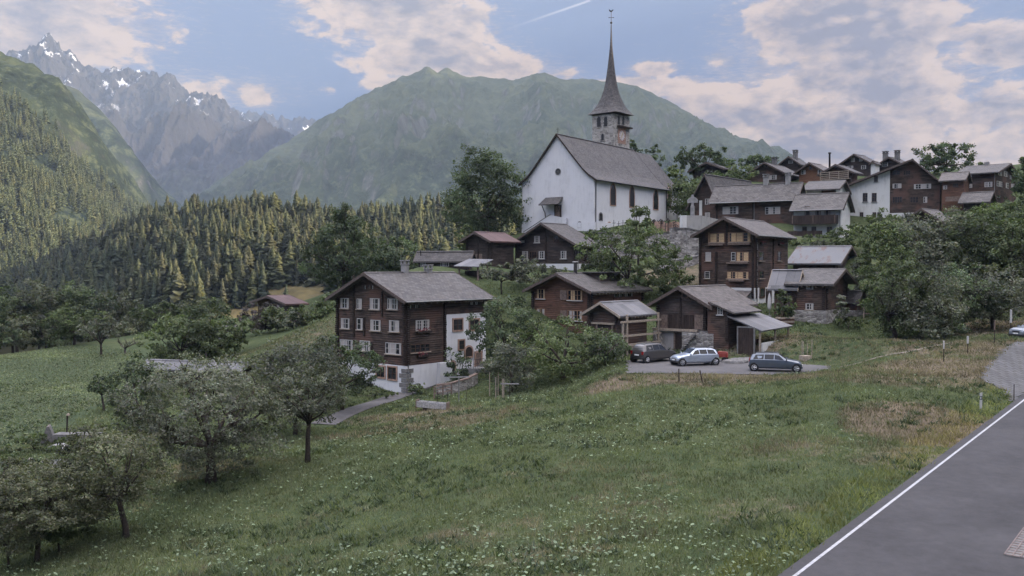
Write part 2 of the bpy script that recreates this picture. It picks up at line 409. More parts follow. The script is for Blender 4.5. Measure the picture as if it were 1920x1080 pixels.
def ground_mat():
    m, t, b = new_mat('meadow_soil')
    co = t.node('ShaderNodeTexCoord').outputs['Object']
    dryA = t.node('ShaderNodeAttribute', attribute_name='dry').outputs['Fac']; fld = t.node('ShaderNodeAttribute', attribute_name='field').outputs['Fac']
    n1 = t.noise(co, .12, 6, .65); n2 = t.noise(co, 1.4, 6, .7); n3 = t.noise(co, 9, 4, .7)
    f = t.math('ADD', t.math('MULTIPLY', n1, .35), t.math('ADD', t.math('MULTIPLY', n2, .4), t.math('MULTIPLY', n3, .3)))
    g = t.ramp(f, [(.36, (.028, .042, .020)), (.5, (.050, .068, .032)), (.64, (.095, .105, .052))])
    d = t.ramp(f, [(.36, (.075, .060, .044)), (.52, (.135, .108, .080)), (.68, (.20, .165, .120))])
    dm = t.smooth(t.math('ADD', dryA, t.math('MULTIPLY', t.math('SUBTRACT', n2, .5), 1.1)), .3, .75)
    c = t.mix(dm, g, d)
    c = t.mix(t.math('MULTIPLY', fld, .8), c, t.ramp(n3, [(.35, (.035, .05, .028)), (.65, (.09, .115, .065))]))
    t.put(b.inputs['Base Color'], c)
    t.put(b.inputs['Normal'], t.bump(t.math('ADD', n2, t.math('MULTIPLY', n3, .6)), .8, .12)); b.inputs['Roughness'].default_value = 1; b.inputs['Specular IOR Level'].default_value = .05
    return m
nj, ni = XX.shape
idx = np.arange(nj * ni).reshape(nj, ni)
fq = np.stack([idx[:-1, :-1], idx[:-1, 1:], idx[1:, 1:], idx[1:, :-1]], -1).reshape(-1, 4)
ground = np_mesh('ground', np.stack([XX, YY, ZZ], -1).reshape(-1, 3), fq, ground_mat(), smooth=True); tag(ground, kind='structure')
for nme, arr in (('dry', dry), ('field', field)):
    a = ground.data.attributes.new(nme, 'FLOAT', 'POINT'); a.data.foreach_set('value', arr.astype(np.float32).ravel())

# ------------------------------------------------------------------ road, lot, paths
def asphalt(name, c, tile=False):
    m, t, b = new_mat(name)
    co = t.node('ShaderNodeTexCoord').outputs['Object']
    n1 = t.noise(co, .35, 5, .6); n2 = t.noise(co, 26, 5, .8); n3 = t.noise(t.scale(co, 1, 1, 1), 2.5, 5, .65)
    f = t.math('ADD', t.math('MULTIPLY', n1, .4), t.math('ADD', t.math('MULTIPLY', n2, .3), t.math('MULTIPLY', n3, .3)))
    col = t.ramp(f, [(.36, tuple(x * .62 for x in c)), (.64, tuple(x * 1.38 for x in c))]); h = n2
    if tile:
        uv = t.node('ShaderNodeTexCoord').outputs['Object']
        mp = t.node('ShaderNodeMapping'); t.put(mp.inputs[0], uv); mp.inputs['Rotation'].default_value = (0, 0, R(52))
        br = t.node('ShaderNodeTexBrick'); t.put(br.inputs['Vector'], mp.outputs[0]); br.inputs['Scale'].default_value = 1
        br.inputs['Brick Width'].default_value = .6; br.inputs['Row Height'].default_value = .6; br.inputs['Mortar Size'].default_value = .045
        br.inputs['Color1'].default_value = (.85, .85, .85, 1); br.inputs['Color2'].default_value = (1.15, 1.15, 1.15, 1); br.inputs['Mortar'].default_value = (.62, .63, .55, 1)
        col = t.mix(1, col, br.outputs['Color'], 'MULTIPLY'); h = br.outputs['Color']
    t.put(b.inputs['Base Color'], col); t.put(b.inputs['Normal'], t.bump(h, .5, .01)); b.inputs['Roughness'].default_value = .75
    return m
M['asphalt'] = asphalt('asphalt', (.047, .045, .047)); M['asphalt_lane'] = asphalt('asphalt_lane', (.095, .09, .09)); M['asphalt_old'] = asphalt('asphalt_old', (.088, .084, .084)); M['pavers'] = asphalt('pavers', (.092, .09, .092), True)
M['gravel'] = asphalt('gravel', (.17, .145, .115))
M['paint'] = plain('road_paint', (.36, .36, .37), .6, .3, 0, .3, 6)
def road_strip(name, p0, p1, dz, mat, s0=-30, s1=95, step=2., n=6):
    ss = np.arange(s0, s1, step); pp = np.linspace(p0, p1, n)
    v = [road_pt(s, p, dz) for s in ss for p in pp]; a = len(pp)
    f = [(i * a + k, i * a + k + 1, (i + 1) * a + k + 1, (i + 1) * a + k) for i in range(len(ss) - 1) for k in range(a - 1)]
    return tag(np_mesh(name, v, f, mat), kind='structure')
road_strip('road', -.42, 6.2, 0, M['asphalt'])
road_strip('road_marking', -.055, .055, .006, M['paint'], n=2); road_strip('road_marking', 5.58, 5.72, .006, M['paint'], n=2)
def sheet(name, poly, mat, dz=.05, z=None, step=.6, kind='structure'):
    """a polygon laid over the ground as a fine grid sheet, ragged at its edge"""
    poly = np.asarray(poly)[:, :2]; x0, y0 = poly.min(0); x1, y1 = poly.max(0)
    ax = np.arange(x0 - step, x1 + step, step); ay = np.arange(y0 - step, y1 + step, step); X, Y = np.meshgrid(ax, ay)
    cx = (X[:-1, :-1] + step / 2); cy = (Y[:-1, :-1] + step / 2)
    keep = inside(poly, cx, cy); Z = gz(X, Y) + dz if z is None else np.full(X.shape, z)
    ii = np.arange(X.size).reshape(X.shape); f = np.stack([ii[:-1, :-1], ii[:-1, 1:], ii[1:, 1:], ii[1:, :-1]], -1)[keep]
    used, inv = np.unique(f, return_inverse=True)
    return tag(np_mesh(name, np.stack([X, Y, Z], -1).reshape(-1, 3)[used], inv.reshape(f.shape), mat), kind=kind)
sheet('car_park', LOTP, M['asphalt_old'], z=LOT_Z + .02, step=.35)
def ribbon(name, pts, w, mat, dz=.06, n=4, z=None):
    pts = np.array([q[:2] for q in pts], float); L = np.concatenate([[0], np.cumsum(np.hypot(*np.diff(pts, axis=0).T))])
    s = np.linspace(0, L[-1], max(2, int(L[-1] / .7))); c = np.stack([np.interp(s, L, pts[:, 0]), np.interp(s, L, pts[:, 1])], 1)
    for _ in range(12): c[1:-1] = (c[:-2] + c[1:-1] * 2 + c[2:]) / 4
    t = np.gradient(c, axis=0); t /= np.linalg.norm(t, axis=1)[:, None]; nn = np.stack([-t[:, 1], t[:, 0]], 1); v = []
    for k in np.linspace(-.5, .5, n):
        q = c + nn * k * w; v.append(np.stack([q[:, 0], q[:, 1], gz(q[:, 0], q[:, 1]) + dz], 1))
    v = np.stack(v, 1).reshape(-1, 3); m = len(s)
    f = [(i * n + k, (i + 1) * n + k, (i + 1) * n + k + 1, i * n + k + 1) for i in range(m - 1) for k in range(n - 1)]
    return tag(np_mesh(name, v, f, mat), kind='structure'), c
PATH1 = [hit(*q) for q in [(606,797),(625,786),(650,775),(715,754),(765,737),(815,712),(870,697),(915,690)]]
_, PATH1C = ribbon('path', PATH1, 2.0, M['asphalt_lane'])
LANE = [hit(1225,506,100), hit(1262,500,100), hit(1312,489,100)]
ribbon('lane', LANE, 2.6, M['asphalt_old'])
TRACK = [hit(*q, 60) for q in [(1575,689),(1620,678),(1680,668),(1735,655),(1800,640),(1850,624)]]
_, TRACKC = ribbon('track', TRACK, .36, M['gravel'], .03)
PAVE = [hit(*q, 40)[:2] for q in [(1838,712),(1850,690),(1872,668),(1893,646),(1925,641),(1975,650)]] + [road_pt(47, -.5)[:2], road_pt(36, -.5)[:2], hit(1885,733)[:2]]
sheet('pavement', PAVE, M['pavers'], .05, step=.4)

# ------------------------------------------------------------------ far land
def fbm(x, y, z, H=1.0, octv=7):
    return mn.fractal(Vector((x, y, z)), H, 2.0, octv)
def ridged(x, y, z, octv=6):
    return mn.ridged_multi_fractal(Vector((x, y, z)), .9, 2.1, octv, 1.0, 2.0)
def interp(pts, x): 
    a = np.array(pts, float); return np.interp(x, a[:, 0], a[:, 1])
def slope_mesh(name, sil, dr, foot, df, mat, nx=220, nt=120, amp=40, gul=60, ns=.002, curve=.0, px0=None, px1=None, jag=0, back=.45, seed=0, attr=None):
    """land that rises from a foot line to a ridge line and falls away behind it"""
    px0 = sil[0][0] if px0 is None else px0; px1 = sil[-1][0] if px1 is None else px1
    pxs = np.linspace(px0, px1, nx); ts = np.concatenate([np.linspace(0, 1, nt), 1 + np.linspace(.04, 1, 14)]); nt2 = len(ts)
    v = np.zeros((nx, nt2, 3))
    for i, px in enumerate(pxs):
        d1 = interp(dr, px); d0 = interp(df, px)
        Rg = P(px, interp(sil, px), d1); Ft = P(px, interp(foot, px), d0); k = K(px)
        dd = d0 + (d1 - d0) * np.minimum(ts, 1) + np.maximum(ts - 1, 0) * (d1 - d0) * 1.0
        tt = np.minimum(ts, 1); zz = Ft[2] + (Rg[2] - Ft[2]) * (tt + curve * tt * (1 - tt))
        zz -= np.maximum(ts - 1, 0) * (Rg[2] - Ft[2]) * back * 2
        v[i, :, 0] = k * dd; v[i, :, 1] = dd; v[i, :, 2] = zz
    for i in range(nx):
        for j in range(nt2):
            x, y, z = v[i, j]; t = ts[j]
            w = (4 * t * (1 - t) if t < 1 else 0) * .85 + .15
            if t > .97: w = .15 if t <= 1.2 else .4
            n = fbm(x * ns + seed, y * ns, seed * 1.7) * amp
            if gul: n += (ridged(x * ns * 1.6 + seed, y * ns * .55, 3.3 + seed) - 1.0) * gul
            v[i, j, 2] += n * w + (ridged(x * .02 + seed, y * .02, 1.1, 4) - .9) * jag * (.2 + .8 * min(t, 1) ** 2)
    ii = np.arange(nx * nt2).reshape(nx, nt2); f = np.stack([ii[:-1, :-1], ii[1:, :-1], ii[1:, 1:], ii[:-1, 1:]], -1).reshape(-1, 4)
    o = tag(np_mesh(name, v.reshape(-1, 3), f, mat, smooth=True), kind='structure')
    return o, v
def land_mat(name, low, high, rock, snow=0, wood=None, ns=.004, rock_lo=.42, rock_hi=.6, detail=.03, bumpd=12):
    m, t, b = new_mat(name)
    co = t.node('ShaderNodeTexCoord').outputs['Object']; geo = t.node('ShaderNodeNewGeometry')
    sx = t.node('ShaderNodeSeparateXYZ'); t.put(sx.inputs[0], geo.outputs['Normal']); nz = sx.outputs[2]
    n1 = t.noise(co, ns, 8, .62); n2 = t.noise(co, ns * 5, 8, .68); n3 = t.noise(t.scale(co, 1, 1, .35), detail, 6, .7)
    f = t.math('ADD', t.math('MULTIPLY', n1, .5), t.math('MULTIPLY', n2, .5))
    c = t.ramp(f, [(.38, low), (.62, high)])
    rk = t.ramp(n3, [(.3, tuple(x * .55 for x in rock)), (.7, tuple(x * 1.3 for x in rock))])
    rm = t.smooth(t.math('ADD', t.math('SUBTRACT', 1, nz), t.math('MULTIPLY', t.math('SUBTRACT', n2, .5), .7)), rock_lo, rock_hi)
    c = t.mix(rm, c, rk)
    if wood:
        pz = t.node('ShaderNodeSeparateXYZ'); t.put(pz.inputs[0], co)
        zz = t.math('ADD', pz.outputs[2], t.math('MULTIPLY', t.math('SUBTRACT', n2, .5), wood[2]))
        spk = t.noise(t.scale(co, 1, .5, 1), wood[3], 5, .8)
        wm = t.math('MULTIPLY', t.smooth(zz, wood[1], wood[0]), t.smooth(t.math('ADD', n1, t.math('MULTIPLY', t.math('SUBTRACT', spk, .5), .55)), .30, .46))
        c = t.mix(wm, c, t.ramp(spk, [(.38, (.008, .012, .009)), (.52, (.030, .042, .026)), (.64, (.085, .098, .052))]))
    if snow:
        px = t.node('ShaderNodeSeparateXYZ'); t.put(px.inputs[0], co)
        alt = t.smooth(px.outputs[2], snow[0], snow[1])
        sm = t.smooth(t.math('ADD', t.math('MULTIPLY', n2, .75), t.math('MULTIPLY', t.noise(t.scale(co, 1, 1, .3), ns * 11, 5, .7), .45)), .685, .71)
        c = t.mix(t.math('MULTIPLY', t.math('MULTIPLY', sm, alt), t.smooth(nz, .3, .62)), c, (.75, .76, .78))
    t.put(b.inputs['Base Color'], c); b.inputs['Roughness'].default_value = 1; b.inputs['Specular IOR Level'].default_value = .05
    t.put(b.inputs['Normal'], t.bump(t.math('ADD', n3, n2), .7, bumpd))
    return m
# big sheet below everything, out to the horizon
vf = MB(); vf.add([(-4600, -900, -75), (5100, -900, -75), (5100, 6850, -75), (-4600, 6850, -75)], [(0, 1, 2, 3)])
tag(vf.build('valley_floor', land_mat('valley', (.04, .055, .03), (.07, .08, .045), (.1, .1, .09))), kind='structure')
# wooded ridge across the gorge
FSIL = [(-260,600),(-120,575),(0,552),(70,528),(130,505),(190,478),(250,447),(300,432),(360,424),(430,412),(480,408),(560,422),(620,427),(700,430),(780,432),(840,432),(930,436),(1060,440),(1300,450)]
FFOOT = [(-260,668),(0,640),(100,622),(300,606),(480,600),(600,582),(700,560),(850,545),(1300,540)]
FDR = [(-260,780),(0,680),(130,620),(300,555),(430,520),(840,540),(1300,560)]; FDF = [(-260,470),(0,420),(150,375),(300,335),(600,330),(1300,345)]
M['forest_floor'] = land_mat('forest_floor', (.055, .05, .028), (.15, .12, .055), (.13, .12, .11), 0, None, .02, .5, .75, .2, .6)
fh, FHV = slope_mesh('forest_hill', FSIL, FDR, FFOOT, FDF, M['forest_floor'], 150, 90, 8, 5, .012, .35, back=.55, seed=2)
# left valley side with forest, two folds
M['alp'] = land_mat('alp_slope', (.035, .05, .027), (.075, .088, .043), (.09, .09, .08), 0, (230, 330, 160, .05), .004, .48, .68, .06, 7)
LSIL = [(-260,20),(-120,62),(0,108),(30,128),(62,150),(100,176),(140,214),(180,252),(215,296),(250,344),(290,398),(330,430),(420,470)]
LFOOT = [(-260,640),(0,620),(200,600),(420,560)]; LDR = [(-260,1300),(0,1450),(180,1550),(420,1600)]; LDF = [(-260,620),(0,640),(420,700)]
lh, LHV = slope_mesh('hillside', LSIL, LDR, LFOOT, LDF, M['alp'], 170, 130, 55, 45, .0035, .15, seed=4)
S2 = [(-100,120),(40,150),(100,158),(125,163),(150,172),(185,205),(220,245),(258,300),(300,352),(345,392),(420,440)]
slope_mesh('hillside', S2, [(-100,2300),(420,2300)], [(-100,560),(420,540)], [(-100,1700),(420,1750)], land_mat('shoulder', (.045, .055, .035), (.085, .09, .05), (.12, .118, .115), 0, (330, 560, 260, .04), .004, .3, .5, .04, 8), 140, 90, 60, 60, .003, .1, seed=9)
# granite massif with snow
MS = [(-160,120),(-60,112),(0,106),(18,108),(30,97),(44,104),(52,98),(60,91),(66,94),(74,99),(80,89),(90,80),(98,75),(104,82),(112,92),(126,102),(140,106),(152,117),(166,127),(182,131),(205,133),(235,135),(255,141),(285,142),(312,141),(322,144),(335,157),(350,169),(376,183),(400,192),(424,199),(436,214),(452,228),(476,238),(505,250),(535,264),(575,300),(640,340)]
M['granite'] = land_mat('granite', (.036, .038, .032), (.058, .057, .05), (.058, .055, .056), (560, 1000), (100, 420, 260, .03), .0016, .10, .3, .012, 40)
slope_mesh('mountain', MS, [(-160,4700),(640,4700)], [(-160,420),(300,420),(640,400)], [(-160,3100),(640,3200)], M['granite'], 440, 220, 100, 200, .0021, -.1, jag=34, seed=14)
FS = [(380,206),(430,204),(446,206),(456,213),(470,211),(486,215),(504,216),(512,220),(522,226),(530,223),(541,231),(552,229),(560,226),(572,225),(585,229),(597,234),(640,260)]
slope_mesh('mountain', FS, [(380,6000),(640,6000)], [(380,380),(640,380)], [(380,5200),(640,5200)], M['granite'], 120, 60, 60, 90, .0016, 0, jag=30, seed=21)
# broad green mountain
BS = [(330,400),(400,352),(450,316),(500,290),(545,268),(575,247),(600,232),(640,209),(675,190),(700,175),(728,160),(752,145),(766,141),(782,133),(799,126),(808,130),(820,137),(829,131),(840,128),(852,134),(870,141),(905,146),(940,151),(964,154),(978,148),(1000,144),(1024,145),(1045,153),(1080,155),(1110,155),(1150,156),(1180,160),(1215,172),(1250,190),(1275,208),(1310,226),(1350,243),(1400,263),(1450,285),(1480,300),(1540,330),(1640,372),(1800,420),(2000,470)]
M['green_mtn'] = land_mat('green_mountain', (.042, .054, .032), (.095, .105, .06), (.13, .13, .112), 0, (120, 470, 420, .035), .0022, .38, .58, .03, 22)
slope_mesh('mountain', BS, [(330,3300),(800,3300),(1300,3000),(2000,2400)], [(330,470),(700,450),(2000,480)], [(330,1900),(700,1750),(2000,1300)], M['green_mtn'], 460, 240, 46, 85, .0032, -.08, jag=3.5, seed=31)

# mountainside off to the right, behind which the morning sun still stands
SUN_AZ, SUN_EL = R(100), R(13.5)
SD = np.array([math.sin(SUN_AZ), math.cos(SUN_AZ)]); SN = np.array([math.cos(SUN_AZ), -math.sin(SUN_AZ)])
lv = []; ls = np.linspace(240, 1150, 60); lnn = np.linspace(-430, 900, 90)
for s in ls:
    for n in lnn:
        q = SD * s + SN * n
        end = min(1, max(0, (n + 310) / 100)); end = end * end * (3 - 2 * end)
        h = 200 * max(0, 1 - abs(s - 640) / (400 if s < 640 else 520)) ** .9 * end
        lv.append((q[0], q[1], -30 * (1 - end) - 6 + h + fbm(q[0] * .012, q[1] * .012, 5) * 9 * min(1, h / 40)))
nl = len(lnn); li = np.arange(len(lv)).reshape(len(ls), nl)
tag(np_mesh('hillside', lv, np.stack([li[:-1, :-1], li[1:, :-1], li[1:, 1:], li[:-1, 1:]], -1).reshape(-1, 4), M['alp'], smooth=True), kind='structure')

# the mountain beyond it, whose shadow lies over the broad green one
rv = []; nn_ = np.linspace(-1750, -4900, 84); ss_ = np.linspace(-1, 1, 40)
for n in nn_:
    s0 = 1700 + (-n - 2000) * .35; ed = min(1, max(0, (-n - 1750) / 260)) * min(1, max(0, (n + 4900) / 300)); ed = ed * ed * (3 - 2 * ed); hh = np.interp(-n, [1750, 2100, 2600, 3300, 4300, 4700], [1000, 1080, 1330, 1400, 1850, 1900]) * ed
    for s in ss_:
        q = SD * (s0 + s * 620) + SN * n; z = -70 + (hh + 70) * (1 - abs(s)) ** 1.05 + fbm(q[0] * .003, q[1] * .003, 7) * 45 * ed
        rv.append((q[0], q[1], max(-74, z)))
ri = np.arange(len(rv)).reshape(len(nn_), len(ss_))
tag(np_mesh('mountain', rv, np.stack([ri[:-1, :-1], ri[:-1, 1:], ri[1:, 1:], ri[1:, :-1]], -1).reshape(-1, 4), M['green_mtn'], smooth=True), kind='structure')
# ------------------------------------------------------------------ sky, sun, air
w = bpy.data.worlds.new('World'); SC.world = w; w.use_nodes = True
t = NT(w.node_tree); bg = t.n['Background']
sky = t.node('ShaderNodeTexSky', sky_type='NISHITA'); sky.sun_disc = False
sky.sun_elevation = SUN_EL; sky.sun_rotation = SUN_AZ; sky.altitude = 1200; sky.air_density = 1.0; sky.dust_density = 1.2; sky.ozone_density = 1.6
BGS = .1; EXPO = 1.5; KX = 2 ** -EXPO; bg.inputs['Strength'].default_value = BGS
gen = t.node('ShaderNodeTexCoord').outputs['Generated']
nrm = t.vmath('NORMALIZE', gen)
sx = t.node('ShaderNodeSeparateXYZ'); t.put(sx.inputs[0], nrm)
DEG = 180 / math.pi
az = t.math('MULTIPLY', t.math('ARCTAN2', sx.outputs[0], sx.outputs[1]), DEG)
el = t.math('MULTIPLY', t.math('ARCSINE', sx.outputs[2]), DEG)
def azel(px, py):
    r = ray(px, py); return math.degrees(math.atan2(r[0], r[1])), math.degrees(math.atan2(r[2], math.hypot(r[0], r[1])))
# cloud banks: px, py, half width, half height, weight, tilt
CL = [(60,20,200,80,.75),(190,60,110,55,.62),(20,90,90,50,.5),(150,80,170,30,.5),
      (335,65,34,22,.42),(720,10,150,60,.8),(790,60,130,60,.78),(860,40,70,45,.6),(740,100,70,45,.66),(850,110,130,45,.66),(930,130,130,28,.6),(740,160,60,20,.6),(1040,140,70,18,.5),
      (360,160,190,32,.46),(480,178,46,26,.62),(395,178,28,24,.5),(260,130,110,20,.36),(540,185,40,20,.3),
      (1225,130,55,16,.55),(1352,116,32,18,.62),(1180,155,130,14,.5),(1300,160,120,22,.46),
      (1560,60,150,75,.85),(1640,40,130,80,.8),(1600,130,170,70,.85),(1660,180,150,60,.8),(1440,180,170,45,.7),(1420,220,190,45,.8),(1600,230,230,50,.85),(1780,220,170,32,.72),(1860,235,110,26,.62),(1500,275,330,45,.85),(1760,280,220,42,.72),(1900,255,70,30,.5),
      (1800,66,60,20,.66),(1870,86,80,34,.74),(1810,92,50,16,.5),(1640,2,120,14,.6),(1895,195,22,12,.4),(1895,35,20,10,.0)]
mask = None
for px, py, hw, hh, wt in CL:
    a, e = azel(px, py); ra = hw / FPX * DEG * 1.12; re = hh / FPX * DEG * 1.2
    q = t.math('ADD', t.math('POWER', t.math('ABSOLUTE', t.math('DIVIDE', t.math('SUBTRACT', az, a), ra)), 2.0), t.math('POWER', t.math('ABSOLUTE', t.math('DIVIDE', t.math('SUBTRACT', el, e), re)), 2.0))
    g = t.math('MULTIPLY', t.math('EXPONENT', t.math('MULTIPLY', q, -.75)), wt)
    mask = g if mask is None else t.math('SMOOTH_MAX', mask, g, .12)
cv = t.node('ShaderNodeCombineXYZ'); t.put(cv.inputs[0], az); t.put(cv.inputs[1], t.math('MULTIPLY', el, 1.9))
def clouds(off):
    p = t.vmath('ADD', cv.outputs[0], off)
    return t.math('ADD', t.math('MULTIPLY', t.noise(p, .16, 9, .58, .35), .62), t.math('MULTIPLY', t.noise(p, .62, 7, .6, .3), .38))
n0 = clouds((0, 0, 0)); n1 = clouds((.75, 1.15, 0))
high = t.smooth(el, 21, 40)                        # unseen bright cloud deck, added overhead as fill light
dens0 = t.math('ADD', t.math('ADD', t.math('MULTIPLY', mask, 1.22), t.math('MULTIPLY', high, .42)), t.math('MULTIPLY', t.math('SUBTRACT', n0, .5), 2.0))
dens = t.smooth(dens0, .43, .60)
# ripples of thin cloud around the banks
rip = t.node('ShaderNodeTexNoise'); t.put(rip.inputs['Vector'], t.scale(cv.outputs[0], .8, 2.6, 1)); rip.inputs['Scale'].default_value = 1.6; rip.inputs['Detail'].default_value = 6; rip.inputs['Roughness'].default_value = .68; rip.inputs['Distortion'].default_value = .8
thin = t.math('MULTIPLY', t.smooth(t.math('ADD', mask, t.math('MULTIPLY', t.math('SUBTRACT', rip.outputs[0], .5), 1.5)), .22, .72), .55)
cover = t.math('MAXIMUM', dens, thin)
# sunlit rims, greyer bodies
light = t.math('MULTIPLY', t.math('SUBTRACT', n0, n1), 5.5)
core = t.smooth(t.math('ADD', dens0, t.math('MULTIPLY', t.math('SUBTRACT', n1, .5), .8)), .55, 1.05)
fine = t.math('SUBTRACT', t.noise(cv.outputs[0], 1.1, 7, .62, .5), .5)
lit = t.math('ADD', t.math('SUBTRACT', .82, t.math('MULTIPLY', core, .66)), t.math('ADD', t.math('MULTIPLY', light, .75), t.math('MULTIPLY', fine, 1.15)), clamp=True)
CLO, CHI = (.185, .128, .115), (.80, .54, .33)
sc = lambda c, k=1.0: tuple(x * k * KX / BGS for x in c)
ccol = t.mix(t.smooth(el, 19, 30), t.mix(lit, sc(CLO), sc(CHI)), t.mix(lit, sc((.38, .37, .38)), sc((.60, .53, .455))))
blue = t.ramp(t.math('DIVIDE', el, 30.0), [(.0, sc((.13, .135, .20))), (.30, sc((.10, .145, .28))), (.55, sc((.095, .15, .315))), (1, sc((.12, .18, .36)))])
warm = t.smooth(az, -5, 26)
blue = t.mix(t.math('MULTIPLY', warm, .55), blue, sc((.15, .16, .25)))
base = t.mix(.10, blue, t.mix(1, sky.outputs[0], (KX, KX, KX), 'MULTIPLY'))
col = t.mix(cover, base, ccol)
# contrail: a thin line between two directions
a0 = Vector(ray(930, 62)).normalized(); a1 = Vector(ray(1106, 1)).normalized(); nn = a0.cross(a1).normalized(); mid = ((a0 + a1) / 2).normalized(); tv = (a1 - a0).normalized()
dl = t.node('ShaderNodeVectorMath', operation='DOT_PRODUCT'); t.put(dl.inputs[0], nrm); dl.inputs[1].default_value = nn
da = t.node('ShaderNodeVectorMath', operation='DOT_PRODUCT'); t.put(da.inputs[0], nrm); da.inputs[1].default_value = tv
half = (a1 - mid).dot(tv); am = mid.dot(tv)
along = t.math('DIVIDE', t.math('SUBTRACT', da.outputs['Value'], am), half)
line = t.math('MULTIPLY', t.smooth(t.math('ABSOLUTE', dl.outputs['Value']), .0016, .0004), t.math('MULTIPLY', t.smooth(along, -1.0, .9), t.smooth(along, 1.02, .99)))
line = t.math('MULTIPLY', line, t.math('GREATER_THAN', sx.outputs[1], 0))
col = t.mix(t.math('MULTIPLY', line, .8), col, sc((.72, .66, .70)))
# extra brightness of the added overhead deck, so it lights ground and walls
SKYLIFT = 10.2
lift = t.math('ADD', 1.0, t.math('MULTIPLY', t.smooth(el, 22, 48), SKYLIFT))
low = t.smooth(el, -2, 1)
col = t.mix(low, sc((.10, .11, .11)), col)
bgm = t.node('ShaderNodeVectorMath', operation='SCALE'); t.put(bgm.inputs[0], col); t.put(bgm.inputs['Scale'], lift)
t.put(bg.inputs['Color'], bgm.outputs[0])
w.cycles.sampling_method = 'MANUAL'; w.cycles.sample_map_resolution = 512

sl = bpy.data.lights.new('sun', 'SUN'); so = bpy.data.objects.new('sun', sl); COL.objects.link(so)
sl.energy = 4.2; sl.angle = R(.5); sl.color = (1, .80, .54)
so.rotation_euler = (R(90) - SUN_EL, 0, math.pi - SUN_AZ)
so.location = (300, 100, 400)

HAZE = MB().box(-4700, 5200, -1000, 6950, -77, 2060)
hm = bpy.data.materials.new('air'); hm.use_nodes = True; ht = NT(hm.node_tree); ht.n.clear()
pv = ht.node('ShaderNodeVolumePrincipled'); pv.inputs['Color'].default_value = (.52, .68, .92, 1); pv.inputs['Density'].default_value = .000085; pv.inputs['Anisotropy'].default_value = 0.0
ho = ht.node('ShaderNodeOutputMaterial'); ht.l.new(pv.outputs[0], ho.inputs['Volume'])
pv.inputs['Density Attribute'].default_value = ''
hm.cycles.homogeneous_volume = True; hm.cycles.volume_sampling = 'DISTANCE'
tag(HAZE.build('haze', hm), kind='stuff')

SC.view_settings.view_transform = 'Standard'; SC.view_settings.look = 'None'; SC.view_settings.gamma = 1; SC.view_settings.exposure = EXPO
SC.render.engine = 'CYCLES'
SC.cycles.max_bounces = 5; SC.cycles.diffuse_bounces = 2; SC.cycles.glossy_bounces = 2; SC.cycles.transmission_bounces = 3; SC.cycles.volume_bounces = 0; SC.cycles.transparent_max_bounces = 6
SC.cycles.use_denoising = True; SC.cycles.use_adaptive_sampling = False
